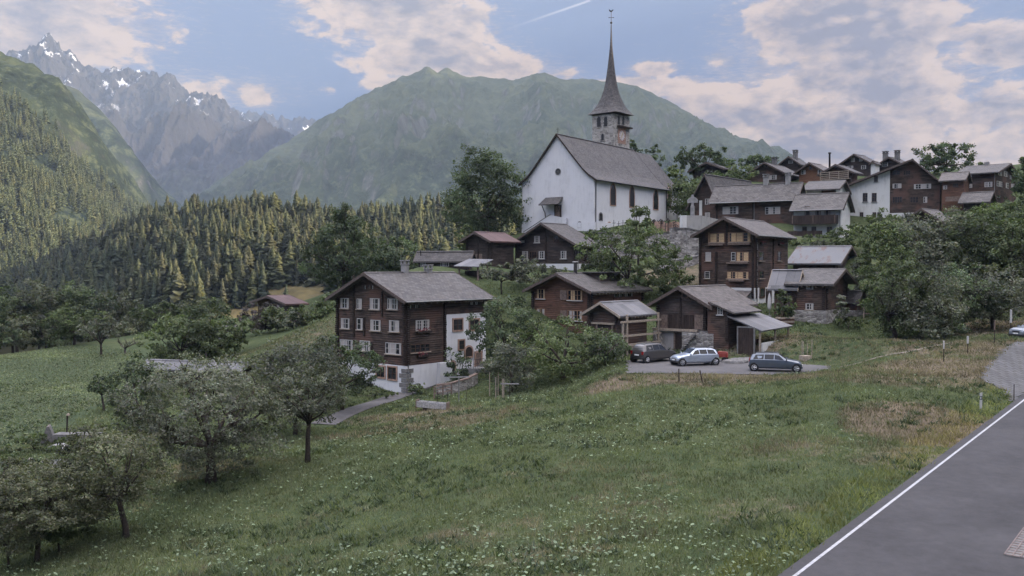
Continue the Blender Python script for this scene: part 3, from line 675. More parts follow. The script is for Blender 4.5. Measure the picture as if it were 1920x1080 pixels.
# ------------------------------------------------------------------ buildings
ALL = {}
class House:
    def __init__(s, name, label, cat, c, th, left, right, eave, ridge, axis='u', wall='log_dark', roof='slate', ov_e=.7, ov_g=.7, th_r=.2,
                 sink=2.5, group=None, rfrac=.5, prof=None, Lu=None, Lv=None, bare=False, barge='barge', apex_px=None):
        s.px, s.py, s.d = c; s.p0 = P(*c); t = R(th); s.u = np.array([math.sin(t), math.cos(t)]); s.w = np.array([-math.cos(t), math.sin(t)])
        x0, y0 = s.p0[:2]
        sol = lambda px, q: (K(px) * y0 - x0) / (q[0] - K(px) * q[1])
        s.Lu = Lu or sol(right, s.u); s.Lv = Lv or sol(left, s.w); s.axis = axis
        s.o = thing(name, label, cat, s.p0, R(90) - t, group); s.sink = sink
        if bare: return
        s.ze = s.zpix(eave, y0) if eave else 0
        if axis == 'u': my = y0 + s.w[1] * s.Lv * rfrac
        else: my = y0 + s.u[1] * s.Lu * rfrac
        s.zr = s.zpix(ridge, my); s.rfrac = rfrac; s.ov_e, s.ov_g, s.th_r = ov_e, ov_g, th_r
        s.span = s.Lv if axis == 'u' else s.Lu; s.len = s.Lu if axis == 'u' else s.Lv
        s.prof = prof or [(1, 1)]
        s.wallo = s.walls(wall); s.roofo = s.make_roof(roof, barge)
    def zpix(s, py, depth): return float(ray(960, py)[2] * depth - s.p0[2])
    def sw(s, m, l, z): return (l, m, z) if s.axis == 'u' else (m, l, z)     # across, along, up
    def half(s, sgn):
        """roof line from ridge outwards: list of (across, z)"""
        m = s.span * s.rfrac; h = m if sgn < 0 else s.span - m
        pts = [(m, s.zr)] + [(m + sgn * h * a, s.zr - (s.zr - s.ze) * b) for a, b in s.prof]
        (a1, z1), (a2, z2) = pts[-2], pts[-1]; k = (z2 - z1) / abs(a2 - a1)
        pts.append((a2 + sgn * s.ov_e, z2 + k * s.ov_e)); return pts
    def walls(s, mat):
        l, r = s.half(-1)[:-1], s.half(1)[:-1]; dz = -s.th_r * .55
        poly = [(0, -s.sink)] + [(a, z + dz) for a, z in l[::-1]] + [(a, z + dz) for a, z in r[1:]] + [(s.span, -s.sink)]
        return MB().prism(poly, 0, s.len, lambda a, z, t: s.sw(a, t, z)).build('wall', M[mat], s.o)
    def make_roof(s, mat, barge):
        l, r = s.half(-1), s.half(1); top = l[::-1] + r[1:]; th = s.th_r
        poly = top + [(a, z - th) for a, z in top[::-1]]
        n = len(top); mb = MB(); k = 2 * n; L0, L1 = -s.ov_g, s.len + s.ov_g
        for t in (L0, L1): mb.v += [tuple(map(float, s.sw(a, t, z))) for a, z in poly]
        for i in range(k): mb.f.append((i, (i + 1) % k, k + (i + 1) % k, k + i))
        for b in (0, k):
            for i in range(n - 1): mb.f.append((b + i, b + i + 1, b + k - 2 - i, b + k - 1 - i))
        o = mb.build('roof', M[mat], s.o)
        if barge:
            for t, sg in ((L0, -1), (L1, 1)):
                q = MB(); tp = [(a, z + .02) for a, z in top]; pl = tp + [(a, z - th - .12) for a, z in tp[::-1]]
                t0, t1 = (t - .06, t - .003) if sg < 0 else (t + .003, t + .06)
                for tt in (t0, t1): q.v += [tuple(map(float, s.sw(a, tt, z))) for a, z in pl]
                for i in range(k): q.f.append((i, (i + 1) % k, k + (i + 1) % k, k + i))
                for b in (0, k):
                    for i in range(n - 1): q.f.append((b + i, b + i + 1, b + k - 2 - i, b + k - 1 - i))
                q.build('barge_board', M[barge], o)
        m = s.span * s.rfrac
        rc = MB(); rc.prism([(m - .18, s.zr - .02), (m, s.zr + .07), (m + .18, s.zr - .02)], L0 + .02, L1 - .02, lambda a, z, t: s.sw(a, t, z)); rc.build('ridge_cap', M[mat], o)
        return o
    # ---- faces: L is the wall seen to the left of the near corner (local x = 0), Rr the one to the right (local y = 0)
    def hit(s, f, px, py):
        x0, y0 = s.p0[:2]; q = s.w if f == 'L' else s.u; k = K(px)
        a = (k * y0 - x0) / (q[0] - k * q[1]); dep = y0 + a * q[1]
        return a, float(ray(px, py)[2] * dep - s.p0[2])
    def fbox(s, f, a0, a1, z0, z1, d0, d1, mb=None, off=0):
        mb = mb or MB(); a0, a1 = sorted((a0, a1)); z0, z1 = sorted((z0, z1)); d0 -= off; d1 -= off
        return mb.box(-d1, -d0, a0, a1, z0, z1) if f == 'L' else mb.box(a0, a1, -d1, -d0, z0, z1)
    def fpt(s, f, a, z, d): return (-d, a, z) if f == 'L' else (a, -d, z)
    def rect(s, f, x0, y0, x1, y1):
        a, z1 = s.hit(f, x0, (y0)); b, z0 = s.hit(f, x1, y1); zc = [s.hit(f, (x0 + x1) / 2, y)[1] for y in (y0, y1)]
        return min(a, b), max(a, b), zc[1], zc[0]
    def block(s, name, f, box, mat, d0=-.05, d1=.06, parent=None):
        a0, a1, z0, z1 = s.rect(f, *box)
        return s.fbox(f, a0, a1, z0, z1, d0, d1).build(name, M[mat], parent or s.o)
    def win(s, f, x0, y0, x1, y1, n=2, fr='frame_white', cur='c', sill=None, surround=None, off=0, mun=1, parent=None, fill=.66):
        a0, a1, z0, z1 = s.rect(f, x0, y0, x1, y1); e = .055; mb = MB(); w = (a1 - a0) / n
        if surround:
            g = MB(); q = .13
            for A in ((a0 - q, a1 + q, z1, z1 + q), (a0 - q, a1 + q, z0 - q, z0), (a0 - q, a0, z0, z1), (a1, a1 + q, z0, z1)): s.fbox(f, *A, -.02, .085, g, off)
            root = g.build('window', M[surround], s.o)
            s_fr = s.fr_mesh(f, a0, a1, z0, z1, n, e, mun, off).build('frame', M[fr], root)
        else:
            root = s.fr_mesh(f, a0, a1, z0, z1, n, e, mun, off).build('window', M[fr], s.o)
        s.fbox(f, a0 + .01, a1 - .01, z0 + .01, z1 - .01, -.03, .012, None, off).build('pane', M['glass'], root)
        if cur:
            cm = {'c': 'curtain', 'y': 'curtain_warm'}[cur]; k = 0  # pale panels are curtains, warm ones a painted reflection in the glass
            for i in range(n):
                lo = a0 + i * w + e * .8; hi = a0 + (i + 1) * w - e * .8; g = (hi - lo) * min(1, max(.18, fill * random.uniform(.45, 1.45)))
                lo, hi = (lo, lo + g) if (i % 2 == 0) else (hi - g, hi)
                s.fbox(f, lo, hi, z0 + e, z1 - e, .012, .022, None, off).build('curtain', M[cm], root)
        if sill: s.fbox(f, a0 - .1, a1 + .1, z0 - .09, z0 - .002, -.02, .16, None, off).build('sill', M[sill], root)
        return root
    def fr_mesh(s, f, a0, a1, z0, z1, n, e, mun, off):
        mb = MB(); w = (a1 - a0) / n
        s.fbox(f, a0, a1, z1 - e, z1, -.02, .06, mb, off); s.fbox(f, a0, a1, z0, z0 + e, -.02, .06, mb, off)
        for i in range(n + 1):
            c = a0 + i * w; k = e if i in (0, n) else e * .8
            lo, hi = (c, c + e) if i == 0 else (c - e, c) if i == n else (c - k / 1.3, c + k / 1.3)
            s.fbox(f, lo, hi, z0 + e, z1 - e, -.02, .055, mb, off)
        for j in range(mun):
            zz = z0 + (z1 - z0) * (j + 1) / (mun + 1)
            for i in range(n): s.fbox(f, a0 + i * w + e, a0 + (i + 1) * w - e, zz - .016, zz + .016, -.02, .04, mb, off)
        return mb
    def hole(s, f, x0, y0, x1, y1, name='opening', mat='iron', arch=0, surround=None, d=.03, off=0):
        """dark opening, optionally pointed / round arched, with a stone surround"""
        a0, a1, z0, z1 = s.rect(f, x0, y0, x1, y1); w = a1 - a0
        def outline(g):
            h = w / 2 + g; c = (a0 + a1) / 2; top = z1 + g; sp = z1 - (w * .5 if arch == 1 else w * .85) + g * .2
            if not arch: return [(c - h, z0 - g), (c + h, z0 - g), (c + h, top), (c - h, top)]
            pts = [(c - h, z0 - g), (c + h, z0 - g), (c + h, sp)]; N = 6
            for i in range(1, N):
                q = i / N
                pts.append((c + h * math.cos(q * math.pi / 2) ** (1 if arch == 1 else 1.25), sp + (top - sp) * math.sin(q * math.pi / 2) ** (1 if arch == 1 else .92)))
            pts.append((c, top)); pts += [(2 * c - a, z) for a, z in pts[3:-1][::-1]] + [(c - h, sp)]
            return pts
        fn = lambda a, z, t: s.fpt(f, a, z, t - off)
        if surround:
            out, inn = outline(.16), outline(0); n = len(out); mb = MB(); dd = d + .05
            for ring, t in ((out, -.02), (out, dd), (inn, dd), (inn, -.02)): mb.v += [tuple(map(float, fn(a, z, t))) for a, z in ring]
            for r in range(3):
                for i in range(n): mb.f.append((r * n + i, r * n + (i + 1) % n, (r + 1) * n + (i + 1) % n, (r + 1) * n + i))
            root = mb.build(name, M[surround], s.o)
            MB().prism(outline(.0), -.02, d, fn).build('pane' if mat == 'glass' else 'recess', M[mat], root); return root
        return MB().prism(outline(0), -.02, d, fn).build(name, M[mat], s.o)
    def joint(s, f, px, y0, y1, w=.2, mat='timber_dark', d=.13):
        a, z1 = s.hit(f, px, y0); _, z0 = s.hit(f, px, y1); pts = [(-.02, z0), (.06, z0)]; z = z0; i = 0
        while z < z1 - .1:
            q = d * (.55 + .5 * random.random()); pts += [(q, z + .02), (q, z + .17)]; z += .2; i += 1
            pts += [(.05, z - .02)]
        pts.append((-.02, z)); mb = MB()
        return mb.prism(pts, a - w / 2, a + w / 2, lambda p, zz, t: s.fpt(f, t, zz, p)).build('log_joint', M[mat], s.o)
    def corner(s, y0, y1, f='L', end=0, mat='timber_dark'):
        pass
    def pipe(s, f, px, y0, y1, mat='zinc', r=.05):
        a, z1 = s.hit(f, px, y0); _, z0 = s.hit(f, px, y1)
        return MB().tube([s.fpt(f, a, z1, .35), s.fpt(f, a, z1 - .3, .1), s.fpt(f, a, z0, .1)], r, 6).build('downspout', M[mat], s.o)
    def gutter(s, side=-1, mat='zinc'):
        a, z = s.half(side)[-1]
        return MB().tube([s.sw(a + side * .07, -s.ov_g + .05, z - .1), s.sw(a + side * .07, s.len + s.ov_g - .05, z - .1)], .075, 7).build('gutter', M[mat], s.roofo)
    def chimney(s, t, m, h, w=.8, mat='concrete', cap=True, pipe=False):
        """t along 0..1, m across 0..1 of the span, h above the ridge"""
        l = s.len * t; a = s.span * m; zb = min(s.zr, s.zr - abs(m - s.rfrac) * 2 * (s.zr - s.ze)) - 1.0; zt = s.zr + h; mb = MB()
        c = s.sw(a, l, 0)
        if pipe:
            mb.lathe([(w / 2, zb), (w / 2, zt - .25), (w * .8, zt - .2), (w * .8, zt)], 10, c); return mb.build('chimney', M[mat], s.roofo, True)
        mb.box(c[0] - w / 2, c[0] + w / 2, c[1] - w / 2, c[1] + w / 2, zb, zt)
        o = mb.build('chimney', M[mat], s.roofo)
        if cap:
            q = MB(); q.box(c[0] - w * .62, c[0] + w * .62, c[1] - w * .62, c[1] + w * .62, zt + .003, zt + .1)
            for i in (-1, 1):
                for j in (-1, 1): q.box(c[0] + i * w * .4 - .09, c[0] + i * w * .4 + .09, c[1] + j * w * .4 - .09, c[1] + j * w * .4 + .09, zt + .1, zt + .38)
            q.box(c[0] - w * .65, c[0] + w * .65, c[1] - w * .65, c[1] + w * .65, zt + .38, zt + .48); q.build('chimney_cap', M[mat], s.roofo)
        return o
    def base(s, y, mat='white', name='foundation', d=.06, top=None):
        z = s.zpix(y, s.p0[1]) if top is None else top; mb = MB(); mb.box(-d, s.Lu + d, -d, s.Lv + d, -s.sink - .2, z); return mb.build(name, M[mat], s.o)
    def rafters(s, side=-1, mat='timber', gap=.8):
        mb = MB(); a, z = s.half(side)[-1]; n = int(s.len / gap); e = s.half(side)[-2][0]
        for i in range(n + 1):
            t = .2 + (s.len - .4) * i / n; lo, hi = sorted((a - side * .08, e + side * .01))
            kk = (z - s.half(side)[-2][1]) ; c0 = s.sw(lo, t - .07, 0); c1 = s.sw(hi, t + .07, 0)
            mb.box(min(c0[0], c1[0]), max(c0[0], c1[0]), min(c0[1], c1[1]), max(c0[1], c1[1]), z - s.th_r - .16, z - s.th_r + .04)
        return mb.build('rafter_ends', M[mat], s.roofo)
    def leanto(s, name, pts, th, mat, parent=None):
        """roof plate through 4 local points"""
        n = (Vector(pts[1]) - Vector(pts[0])).cross(Vector(pts[3]) - Vector(pts[0])).normalized()
        if n.z < 0: n = -n
        lo = [tuple(Vector(q) - n * th) for q in pts]; mb = MB(); mb.add(list(pts) + lo, [(0, 1, 2, 3), (7, 6, 5, 4), (0, 4, 5, 1), (1, 5, 6, 2), (2, 6, 7, 3), (3, 7, 4, 0)])
        return mb.build(name, M[mat], parent or s.o)
    def flowers(s, f, x0, y0, x1, y1, n=22):
        a0, a1, z0, z1 = s.rect(f, x0, y0, x1, y1)
        b = s.fbox(f, a0, a1, z0, z0 + .2, .02, .24).build('flower_box', M['timber_dark'], s.o); mb = MB()
        for i in range(n):
            c = Vector(s.fpt(f, random.uniform(a0, a1), random.uniform(z0 + .1, max(z1, z0 + .35)), random.uniform(.08, .3))); r = random.uniform(.04, .08)
            mb.lathe([(r * .3, -r), (r, 0), (r * .3, r)], 5, c)
        mb.build('blossoms', M['flowers_red'], b)
# ================================================================== the big log house on its white basement
A = House('log_house', 'large three-storey dark log house on a white basement beside the grey lane', 'house', (761.5, 735, 85), 40, 631, 908, 557, 511, 'u', 'log_dark', 'slate', .75, .8, group=None)
A.base(686.5, 'white'); zb = A.zpix(686.5, 85)
for (x0, y0, x1, y1, n) in [(639,559,654,578,2),(669.5,560,678.5,579,1),(694,559.5,712,580,2),(727,560,746,580,3),(639.6,597,655,616,2),(669.5,597,680,618,1),(695,600,713.5,620,2),(730,601,748.5,622,2),(637.5,637,661,656,3),(674.6,639,694,658,3),(723,643,752,664,3)]:
    A.win('L', x0, y0, x1, y1, n, 'frame_white', 'c', 'timber_light', mun=1, fill=.7)
for x0, x1 in ((681,687),(689.5,693.5),(696,701)): A.win('L', x0, 534, x1, 543, 1, 'frame_brown', 'c', mun=0)
for x0, y0, x1, y1 in ((707,687,722,707),(728.5,688.5,744,711)): A.win('L', x0, y0, x1, y1, 2, 'frame_brown', None, None, 'stone_frame', off=-.06)
for px, y0, y1 in ((663.5,516,632),(717,546,594),(683,593,630),(672.6,640,684),(697,640,684)): A.joint('L', px, y0, y1)
for px, y0, y1 in ((633.5,560,684),(759.5,560,684)): A.joint('L', px, y0, y1, .3, d=.3)
A.joint('R', 763.5, 562, 684, .3, d=.3); A.joint('R', 833, 562, 684, .25, d=.2)
A.win('R', 767, 563, 787, 579, 3, 'frame_brown', 'c', mun=1, fill=.5); A.win('R', 779, 600, 804, 619, 4, 'frame_white', 'c', 'timber_light', mun=2, fill=.4)
A.win('R', 769, 645, 805, 660, 4, 'frame_brown', None, 'timber_light', mun=1)
A.flowers('R', 780, 615, 807, 624); A.flowers('R', 781, 660, 801, 669)
# the masonry part at the back right
a0, z1 = A.hit('R', 835, 590); _, z0 = A.hit('R', 870, 700)
A.fbox('R', a0, A.Lu + .05, -2, z1, -.3, .16).build('masonry_wall', M['white'], A.o)
for b in ((847,598.5,864,619),(878,599,895,618)): A.win('R', *b, 2, 'frame_brown', None, None, 'stone_frame', off=-.16)
A.win('R', 857.5, 638, 867.5, 655, 1, 'frame_brown', None, None, 'stone_frame', off=-.16)
A.hole('R', 869.5, 650, 882.5, 668, 'arched_niche', 'timber_dark', 1, 'stone_frame', .03, -.16)
A.hole('R', 889, 661, 899.5, 686, 'door', 'timber', 0, 'stone_frame', .03, -.16)
A.hole('R', 842, 678, 850, 702, 'cellar_door', 'timber_dark', 1, 'stone_frame', .03, -.16)
for x0, x1 in ((882,886),(891,894.5)): A.win('R', x0, 559, x1, 571, 1, 'frame_white', 'c', mun=0)
b0, zz = A.hit('R', 818, 690); b1, _ = A.hit('R', 841, 690)
A.fbox('R', b0, b1, -2, A.hit('R', 830, 679)[1], .06, .5).build('buttress', M['white'], A.o)
# quoins at the near corner
q = MB()
for i in range(7):
    z = -.9 + i * .44; lo = .55 if i % 2 else .85; hi = .85 if i % 2 else .55
    if z + .4 > zb: break
    q.box(-.10, lo, -.11, hi, z, z + .38)
q.build('quoins', M['stone_grey'], A.o)
A.gutter(-1); A.rafters(-1); A.pipe('R', 764, 566, 728)
A.chimney(.42, .5, .75, .55); A.chimney(.72, .5, .3, .6)
# steps, porch wall
s0, _ = A.hit('R', 868, 690); s1, _ = A.hit('R', 915, 690); zt = A.hit('R', 890, 687)[1]
A.fbox('R', s0, s1, -2.2, zt, .17, 1.5).build('doorstep', M['concrete'], A.o)
rl = MB(); ra, rz = A.hit('R', 868, 690); rb, _ = A.hit('R', 888, 690)
for z in (.45, .9): rl.tube([A.fpt('R', ra, zt + z, 1.4), A.fpt('R', rb, zt + z, 1.4)], .025, 5)
for i in range(6): rl.tube([A.fpt('R', ra + (rb - ra) * i / 5, zt, 1.4), A.fpt('R', ra + (rb - ra) * i / 5, zt + .9, 1.4)], .018, 5)
rl.build('railing', M['iron'], A.o)

# ================================================================== reddish house
B = House('log_house', 'reddish-brown log house with amber curtains and a wide roof dormer', 'house', (1107, 640, 98), 40, 998, 1206, 541, 512, 'u', 'log_red', 'slate', .7, .9)
for b, n, c in (((1007,542,1022,560),2,'y'),((1065,544,1092,563),3,'y'),((1007,578.5,1022,597),2,'c'),((1065,582,1092,601),3,'c')):
    B.win('L', *b, n, 'frame_orange', c, 'frame_white', mun=1, fill=.5)
for b in ((1051,544,1063,562.5),(1051,582,1063,600)): B.block('shutter', 'L', b, 'timber', 0, .07)
B.hole('L', 1060, 523, 1064, 528, 'gable_vent', 'iron')
B.win('R', 1151, 545, 1186, 557, 6, 'frame_brown', 'c', mun=0, fill=.35); B.block('balcony_board', 'R', (1150, 558, 1188, 572), 'board_red', .02, .1)
B.joint('L', 1000, 545, 610, .3, d=.25); B.joint('L', 1105, 545, 630, .3, d=.25); B.joint('R', 1109, 545, 630, .3, d=.25); B.joint('R', 1204, 545, 630, .3, d=.25)
B.rafters(-1, 'timber_light', .62); B.chimney(.26, .5, 1.3, .42, 'zinc', pipe=True)
sl = (B.zr - B.ze) / (B.span / 2)
dm = MB(); x0, x1 = B.Lu * .42, B.Lu * .8; ym = B.Lv / 2
dm.box(x0, x1, ym - 2.2, ym - .3, B.zr - 2.2 * sl - .2, B.zr - .05); d_ = dm.build('dormer', M['log_grey'], B.roofo)
MB().box(x0 - .4, x1 + .4, ym - 2.9, ym + .3, B.zr + .0, B.zr + .12).build('dormer_roof', M['slate'], B.roofo)
MB().box(x1 + .25, x1 + .6, ym - 2.0, ym - 1.7, B.zr - 2, B.zr - .35).build('vent_pipe', M['zinc'], B.roofo)

# ================================================================== granary on posts
Cc = House('granary', 'small log granary with pale grey roof and open timber gallery above the pickup', 'granary', (1157.5, 658, 86), 42, 1108, 1213, 583, 566, 'u', 'log_grey', 'metal_grey', .8, .7, .14, sink=.6, barge='timber_light')
gal = lambda y: Cc.hit('R', 1190, y)[1]
for y in (603, 629, 646):
    a0, z = Cc.hit('R', 1160, y); Cc.fbox('R', -.8, Cc.Lu + .9, z - .09, z + .09, .9, 1.08).build('gallery_rail', M['timber_light'], Cc.o)
for a in (-.5, .15, Cc.Lu + .5):
    Cc.fbox('R', a - .09, a + .09, -1.6, Cc.ze - .3 if a > .1 else gal(603), .9, 1.06).build('post', M['timber_light'], Cc.o)
Cc.fbox('R', -.3, Cc.Lu + .3, gal(648) - .12, gal(648) - .02, .0, 1.2).build('gallery_floor', M['timber'], Cc.o)
Cc.fbox('L', .2, Cc.Lv - .2, Cc.hit('L', 1130, 606)[1] - .1, Cc.hit('L', 1130, 606)[1] + .08, .02, .25).build('sill_beam', M['timber_light'], Cc.o)
for a in (.4, 2.2, 3.6): Cc.fbox('L', a, a + .16, -1, Cc.hit('L', 1130, 606)[1] - .1, .05, .2).build('post', M['timber'], Cc.o)
Cc.joint('L', 1110, 588, 606, .25, d=.22); Cc.joint('L', 1156, 588, 606, .25, d=.22); Cc.rafters(-1, 'timber_light', .6)
Cc.base(650, 'stone')

# ================================================================== hay barn with its lean-to and porch
D = House('barn', 'weathered hay barn with big double doors on a stone and plaster base', 'barn', (1327, 655, 88), 38, 1233, 1399, 566, 537, 'u', 'log_grey', 'slate_brown', .9, .9)
D.base(620.5, 'stone')
a0, a1, z0, z1 = D.rect('L', 1238, 620, 1308, 656)
D.fbox('L', a0, a1, -2, z1 - .01, .04, .14).build('plaster_wall', M['grey_plaster'], D.o)
D.hole('L', 1268, 625, 1282, 657, 'stable_door', 'timber_dark', 0, 'timber', .05, -.12)
dz = MB(); a0, a1, z0, z1 = D.rect('L', 1254, 590, 1301, 617.5)
for i in range(2): D.fbox('L', a0 + (a1 - a0) * i / 2 + .03, a0 + (a1 - a0) * (i + 1) / 2 - .03, z0, z1, .01, .1).build('barn_door', M['board_dark'], D.o)
for b in ((1239,590,1252.5,617.5),(1303.5,590,1319.5,617.5)): D.block('shutter_door', 'L', b, 'timber', .0, .09)
D.hole('L', 1281, 547, 1289, 556.5, 'hay_window', 'iron', 0, 'timber'); D.joint('L', 1277, 558, 612, .18, d=.12)
D.joint('L', 1235, 572, 618, .3, d=.28); D.joint('L', 1323, 572, 618, .3, d=.28); D.rafters(-1)
a0, a1, z0, z1 = D.rect('L', 1228, 616, 1312, 620.5)
D.fbox('L', a0, a1, z0, z1, .15, .5).build('platform', M['timber_light'], D.o)
st = MB(); n = 9; ar, _ = D.hit('L', 1312, 618); al, _ = D.hit('L', 1285, 650)
for i in range(n):
    z = z0 - (i + 1) * .19; a = ar + (al - ar) * i / n; b = ar + (al - ar) * (i + 1) / n
    D.fbox('L', a, b, z - .1, z, .2, 1.15, st)
st.build('stairs', M['stone_grey'], D.o)
fl = MB(); al, _ = D.hit('L', 1237, 620); ar, _ = D.hit('L', 1262, 655)
fl.prism([(al + .0, -2.2), (al, z0), (ar, -1.4), (ar, -2.2)], .16, 1.3, lambda a, z, t: D.fpt('L', a, z, t)).build('stair_flank', M['stone'], D.o)
rw = MB(); D.fbox('L', -.9, 2.4, -2.2, D.hit('L', 1320, 624)[1], .16, .65, rw); rw.build('stone_wall', M['stone'], D.o)
# annex in front of the right wall
X = House('barn_annex', 'narrow log annex with one white cross window against the hay barn', 'shed', (1366, 645, 86), 38, 1327.5, 1407, 583, 560, 'v', 'log_dark', 'slate_brown', .5, .45, rfrac=.5, bare=True)
zf = X.zpix(581, X.p0[1]); zk = X.zpix(564, X.p0[1] + X.w[1] * X.Lv)
wl = MB(); wl.add([(0,0,-2),(X.Lu,0,-2),(X.Lu,X.Lv,-2),(0,X.Lv,-2),(0,0,zf-.1),(X.Lu,0,zf-.1),(X.Lu,X.Lv,zk-.1),(0,X.Lv,zk-.1)], [(3,2,1,0),(4,5,6,7),(0,1,5,4),(1,2,6,5),(2,3,7,6),(3,0,4,7)]); wl.build('wall', M['log_dark'], X.o)
k = (zk - zf) / X.Lv
X.leanto('roof', [(-.4, -.8, zf - .8 * k + .06), (X.Lu + .9, -.8, zf - .8 * k + .06), (X.Lu + .9, X.Lv * .8, zf + X.Lv * .8 * k + .06), (-.4, X.Lv * .8, zf + X.Lv * .8 * k + .06)], .16, 'slate_brown')
X.win('L', 1346, 575.5, 1355.5, 590, 2, 'frame_white', None, 'frame_white', mun=2); X.joint('L', 1364, 588, 640, .25, d=.2)
pz0 = X.hit('R', 1366, 597)[1]
pr = thing('porch', 'open grey lean-to porch roof on timber posts beside the barn', 'porch', X.p0, X.o.rotation_euler[2]); X2 = X
pl = X.Lu + 2.2; pd = 3.4
X.leanto('roof', [(-.3, -pd, pz0 - 1.0), (pl, -pd, pz0 - .9), (pl, -.03, pz0 + .25), (-.3, -.03, pz0 + .25)], .12, 'metal_grey', pr)
for x in (.0, pl * .5, pl - .3): MB().box(x - .07, x + .07, -pd + .25, -pd + .4, -1.8, pz0 - .95).build('post', M['timber_light'], pr)
MB().box(.1, pl * .62, -pd + .1, -pd + .24, -1.8, .25).build('low_wall', M['white_old'], pr)
MB().box(-.32, -.18, -2.6, -1.1, -1.2, 1.6).build('door', M['board_dark'], pr)
fr = MB(); fr.box(-.36, -.2, -2.72, -2.6, -1.2, 1.7).box(-.36, -.2, -1.1, -.98, -1.2, 1.7).box(-.36, -.2, -2.6, -1.1, 1.6, 1.72); fr.build('door_frame', M['zinc'], pr)
MB().box(.6, 1.6, -1.6, -.9, -1.2, .55).build('cupboard', M['frame_white'], pr)
MB().box(2.0, 3.4, -1.9, -1.0, -1.2, .35).build('woodpile', M['board_red'], pr)

# ================================================================== tall house
E = House('log_house', 'tall four-storey dark log house with rows of amber-curtained windows', 'house', (1415, 569, 105), 36, 1311, 1477, 434.5, 407.5, 'u', 'log_dark', 'slate_brown', .7, 1.0)
E.base(540, 'white_old')
for b, n, c in (((1331,437.5,1358,454.5),2,'y'),((1367,436,1407,453.5),3,'y'),((1323,473,1333,489.5),1,'c'),((1371,473,1379,489),1,None),((1381,472.5,1403.5,489.5),2,'y'),((1321.5,509,1331,522),1,None),((1363.5,509.5,1403.5,522.5),4,'y')):
    E.win('L', *b, n, 'frame_white' if n == 1 else 'frame_orange', c, 'timber_light', mun=2, fill=.8)
for b in ((1329,457,1358,460),(1366,456,1407,459),(1364,491.5,1404,494.5),(1368,524,1396,527.5)): E.block('planter_shelf', 'L', b, 'timber', .0, .35)
for b in ((1328,436,1330.5,460),(1363,436,1366,459)): E.block('shutter', 'L', b, 'frame_orange', 0, .09)
for px, y0, y1 in ((1343,472,536),(1363,418,460),(1313,440,560),(1412,440,560)): E.joint('L', px, y0, y1, .26, d=.2)
E.joint('R', 1417, 440, 560, .26, d=.22); E.joint('R', 1449, 442, 540, .22)
for b in ((1422.5,472,1432,489),(1457,471,1464,489),(1423,508,1432,522)): E.win('R', *b, 1, 'frame_brown', None, 'timber_light', mun=1)
E.flowers('R', 1424, 455, 1434, 458, 12); E.flowers('R', 1458, 456, 1467, 460, 12)
E.pipe('R', 1418.5, 440, 566); E.gutter(-1); E.rafters(-1, 'timber', 1.2)
E.hole('R', 1424, 541, 1432, 556, 'cellar_window', 'glass', 0, 'frame_brown', .03, -.06); E.hole('R', 1435, 541, 1446, 571, 'cellar_door', 'timber_dark', 0, None, .03, -.06)
E.leanto('lean_to_roof', [E.fpt('L', .3, E.hit('L', 1411, 545)[1], .06), E.fpt('L', 3.0, E.hit('L', 1411, 545)[1], .06), E.fpt('L', 3.0, E.hit('L', 1411, 545)[1] - .8, 2.2), E.fpt('L', .3, E.hit('L', 1411, 545)[1] - .8, 2.2)], .1, 'slate_brown')

# ================================================================== barn with sheet-metal roof
Fb = House('barn', 'dark barn under a rusty sheet-metal roof beside the tall log house', 'barn', (1567, 540, 114), 34, 1487, 1601, 489, 461, 'v', 'log_black', 'metal_grey', .7, .8)
m, t, b = new_mat('rusty_sheet'); uv = t.node('ShaderNodeTexCoord').outputs['UV']
nz = t.noise(t.scale(uv, 1, .35, 1), .9, 6, .7); wv = t.math('SINE', t.math('MULTIPLY', t.node('ShaderNodeSeparateXYZ').outputs[0], 1))
sxx = t.node('ShaderNodeSeparateXYZ'); t.put(sxx.inputs[0], uv); wv = t.math('SINE', t.math('MULTIPLY', sxx.outputs[0], 40))
t.put(b.inputs['Base Color'], t.mix(t.smooth(nz, .53, .62), (.115, .118, .125), (.10, .062, .048))); t.put(b.inputs['Normal'], t.bump(wv, .4, .03)); b.inputs['Roughness'].default_value = .45; b.inputs['Metallic'].default_value = .2
Fb.roofo.data.materials.clear(); Fb.roofo.data.materials.append(m)
Fb.joint('L', 1564, 495, 530, .25); Fb.joint('R', 1569, 495, 530, .25)

# ================================================================== cabin on stone base
Gc = House('log_cabin', 'small log cabin on a rubble stone base with a grey slab roof', 'cabin', (1547, 612, 97), 34, 1489, 1590, 530, 504, 'v', 'log_dark', 'slate', .45, .9)
Gc.base(582.5, 'stone', d=.12)
Gc.win('L', 1512, 533.5, 1525, 542.5, 2, 'frame_white', 'c', mun=0); Gc.win('L', 1511, 569, 1525.5, 580.5, 2, 'frame_white', 'c', 'timber_light', mun=1)
Gc.joint('L', 1491, 540, 580, .28, d=.25); Gc.joint('L', 1545, 540, 580, .28, d=.25); Gc.joint('R', 1549, 540, 580, .28, d=.25); Gc.joint('R', 1588, 540, 580, .28, d=.25); Gc.rafters(-1)
# lower wing to its left, overgrown
G2 = House('cabin_wing', 'low roofed wing overgrown with ivy at the left of the stone-based cabin', 'shed', (1487, 606, 99), 34, 1452, 1500, 531, 506, 'v', 'log_dark', 'metal_grey', .5, .6, barge='timber_light')
G3 = House('garden_shed', 'little reddish board shed with hipped slab roof right of the cabin', 'shed', (1606, 592, 103), 42, 1588, 1620, 561, 545, 'v', 'board_red', 'slate', .35, .35)
G3.base(582, 'stone', d=.08)

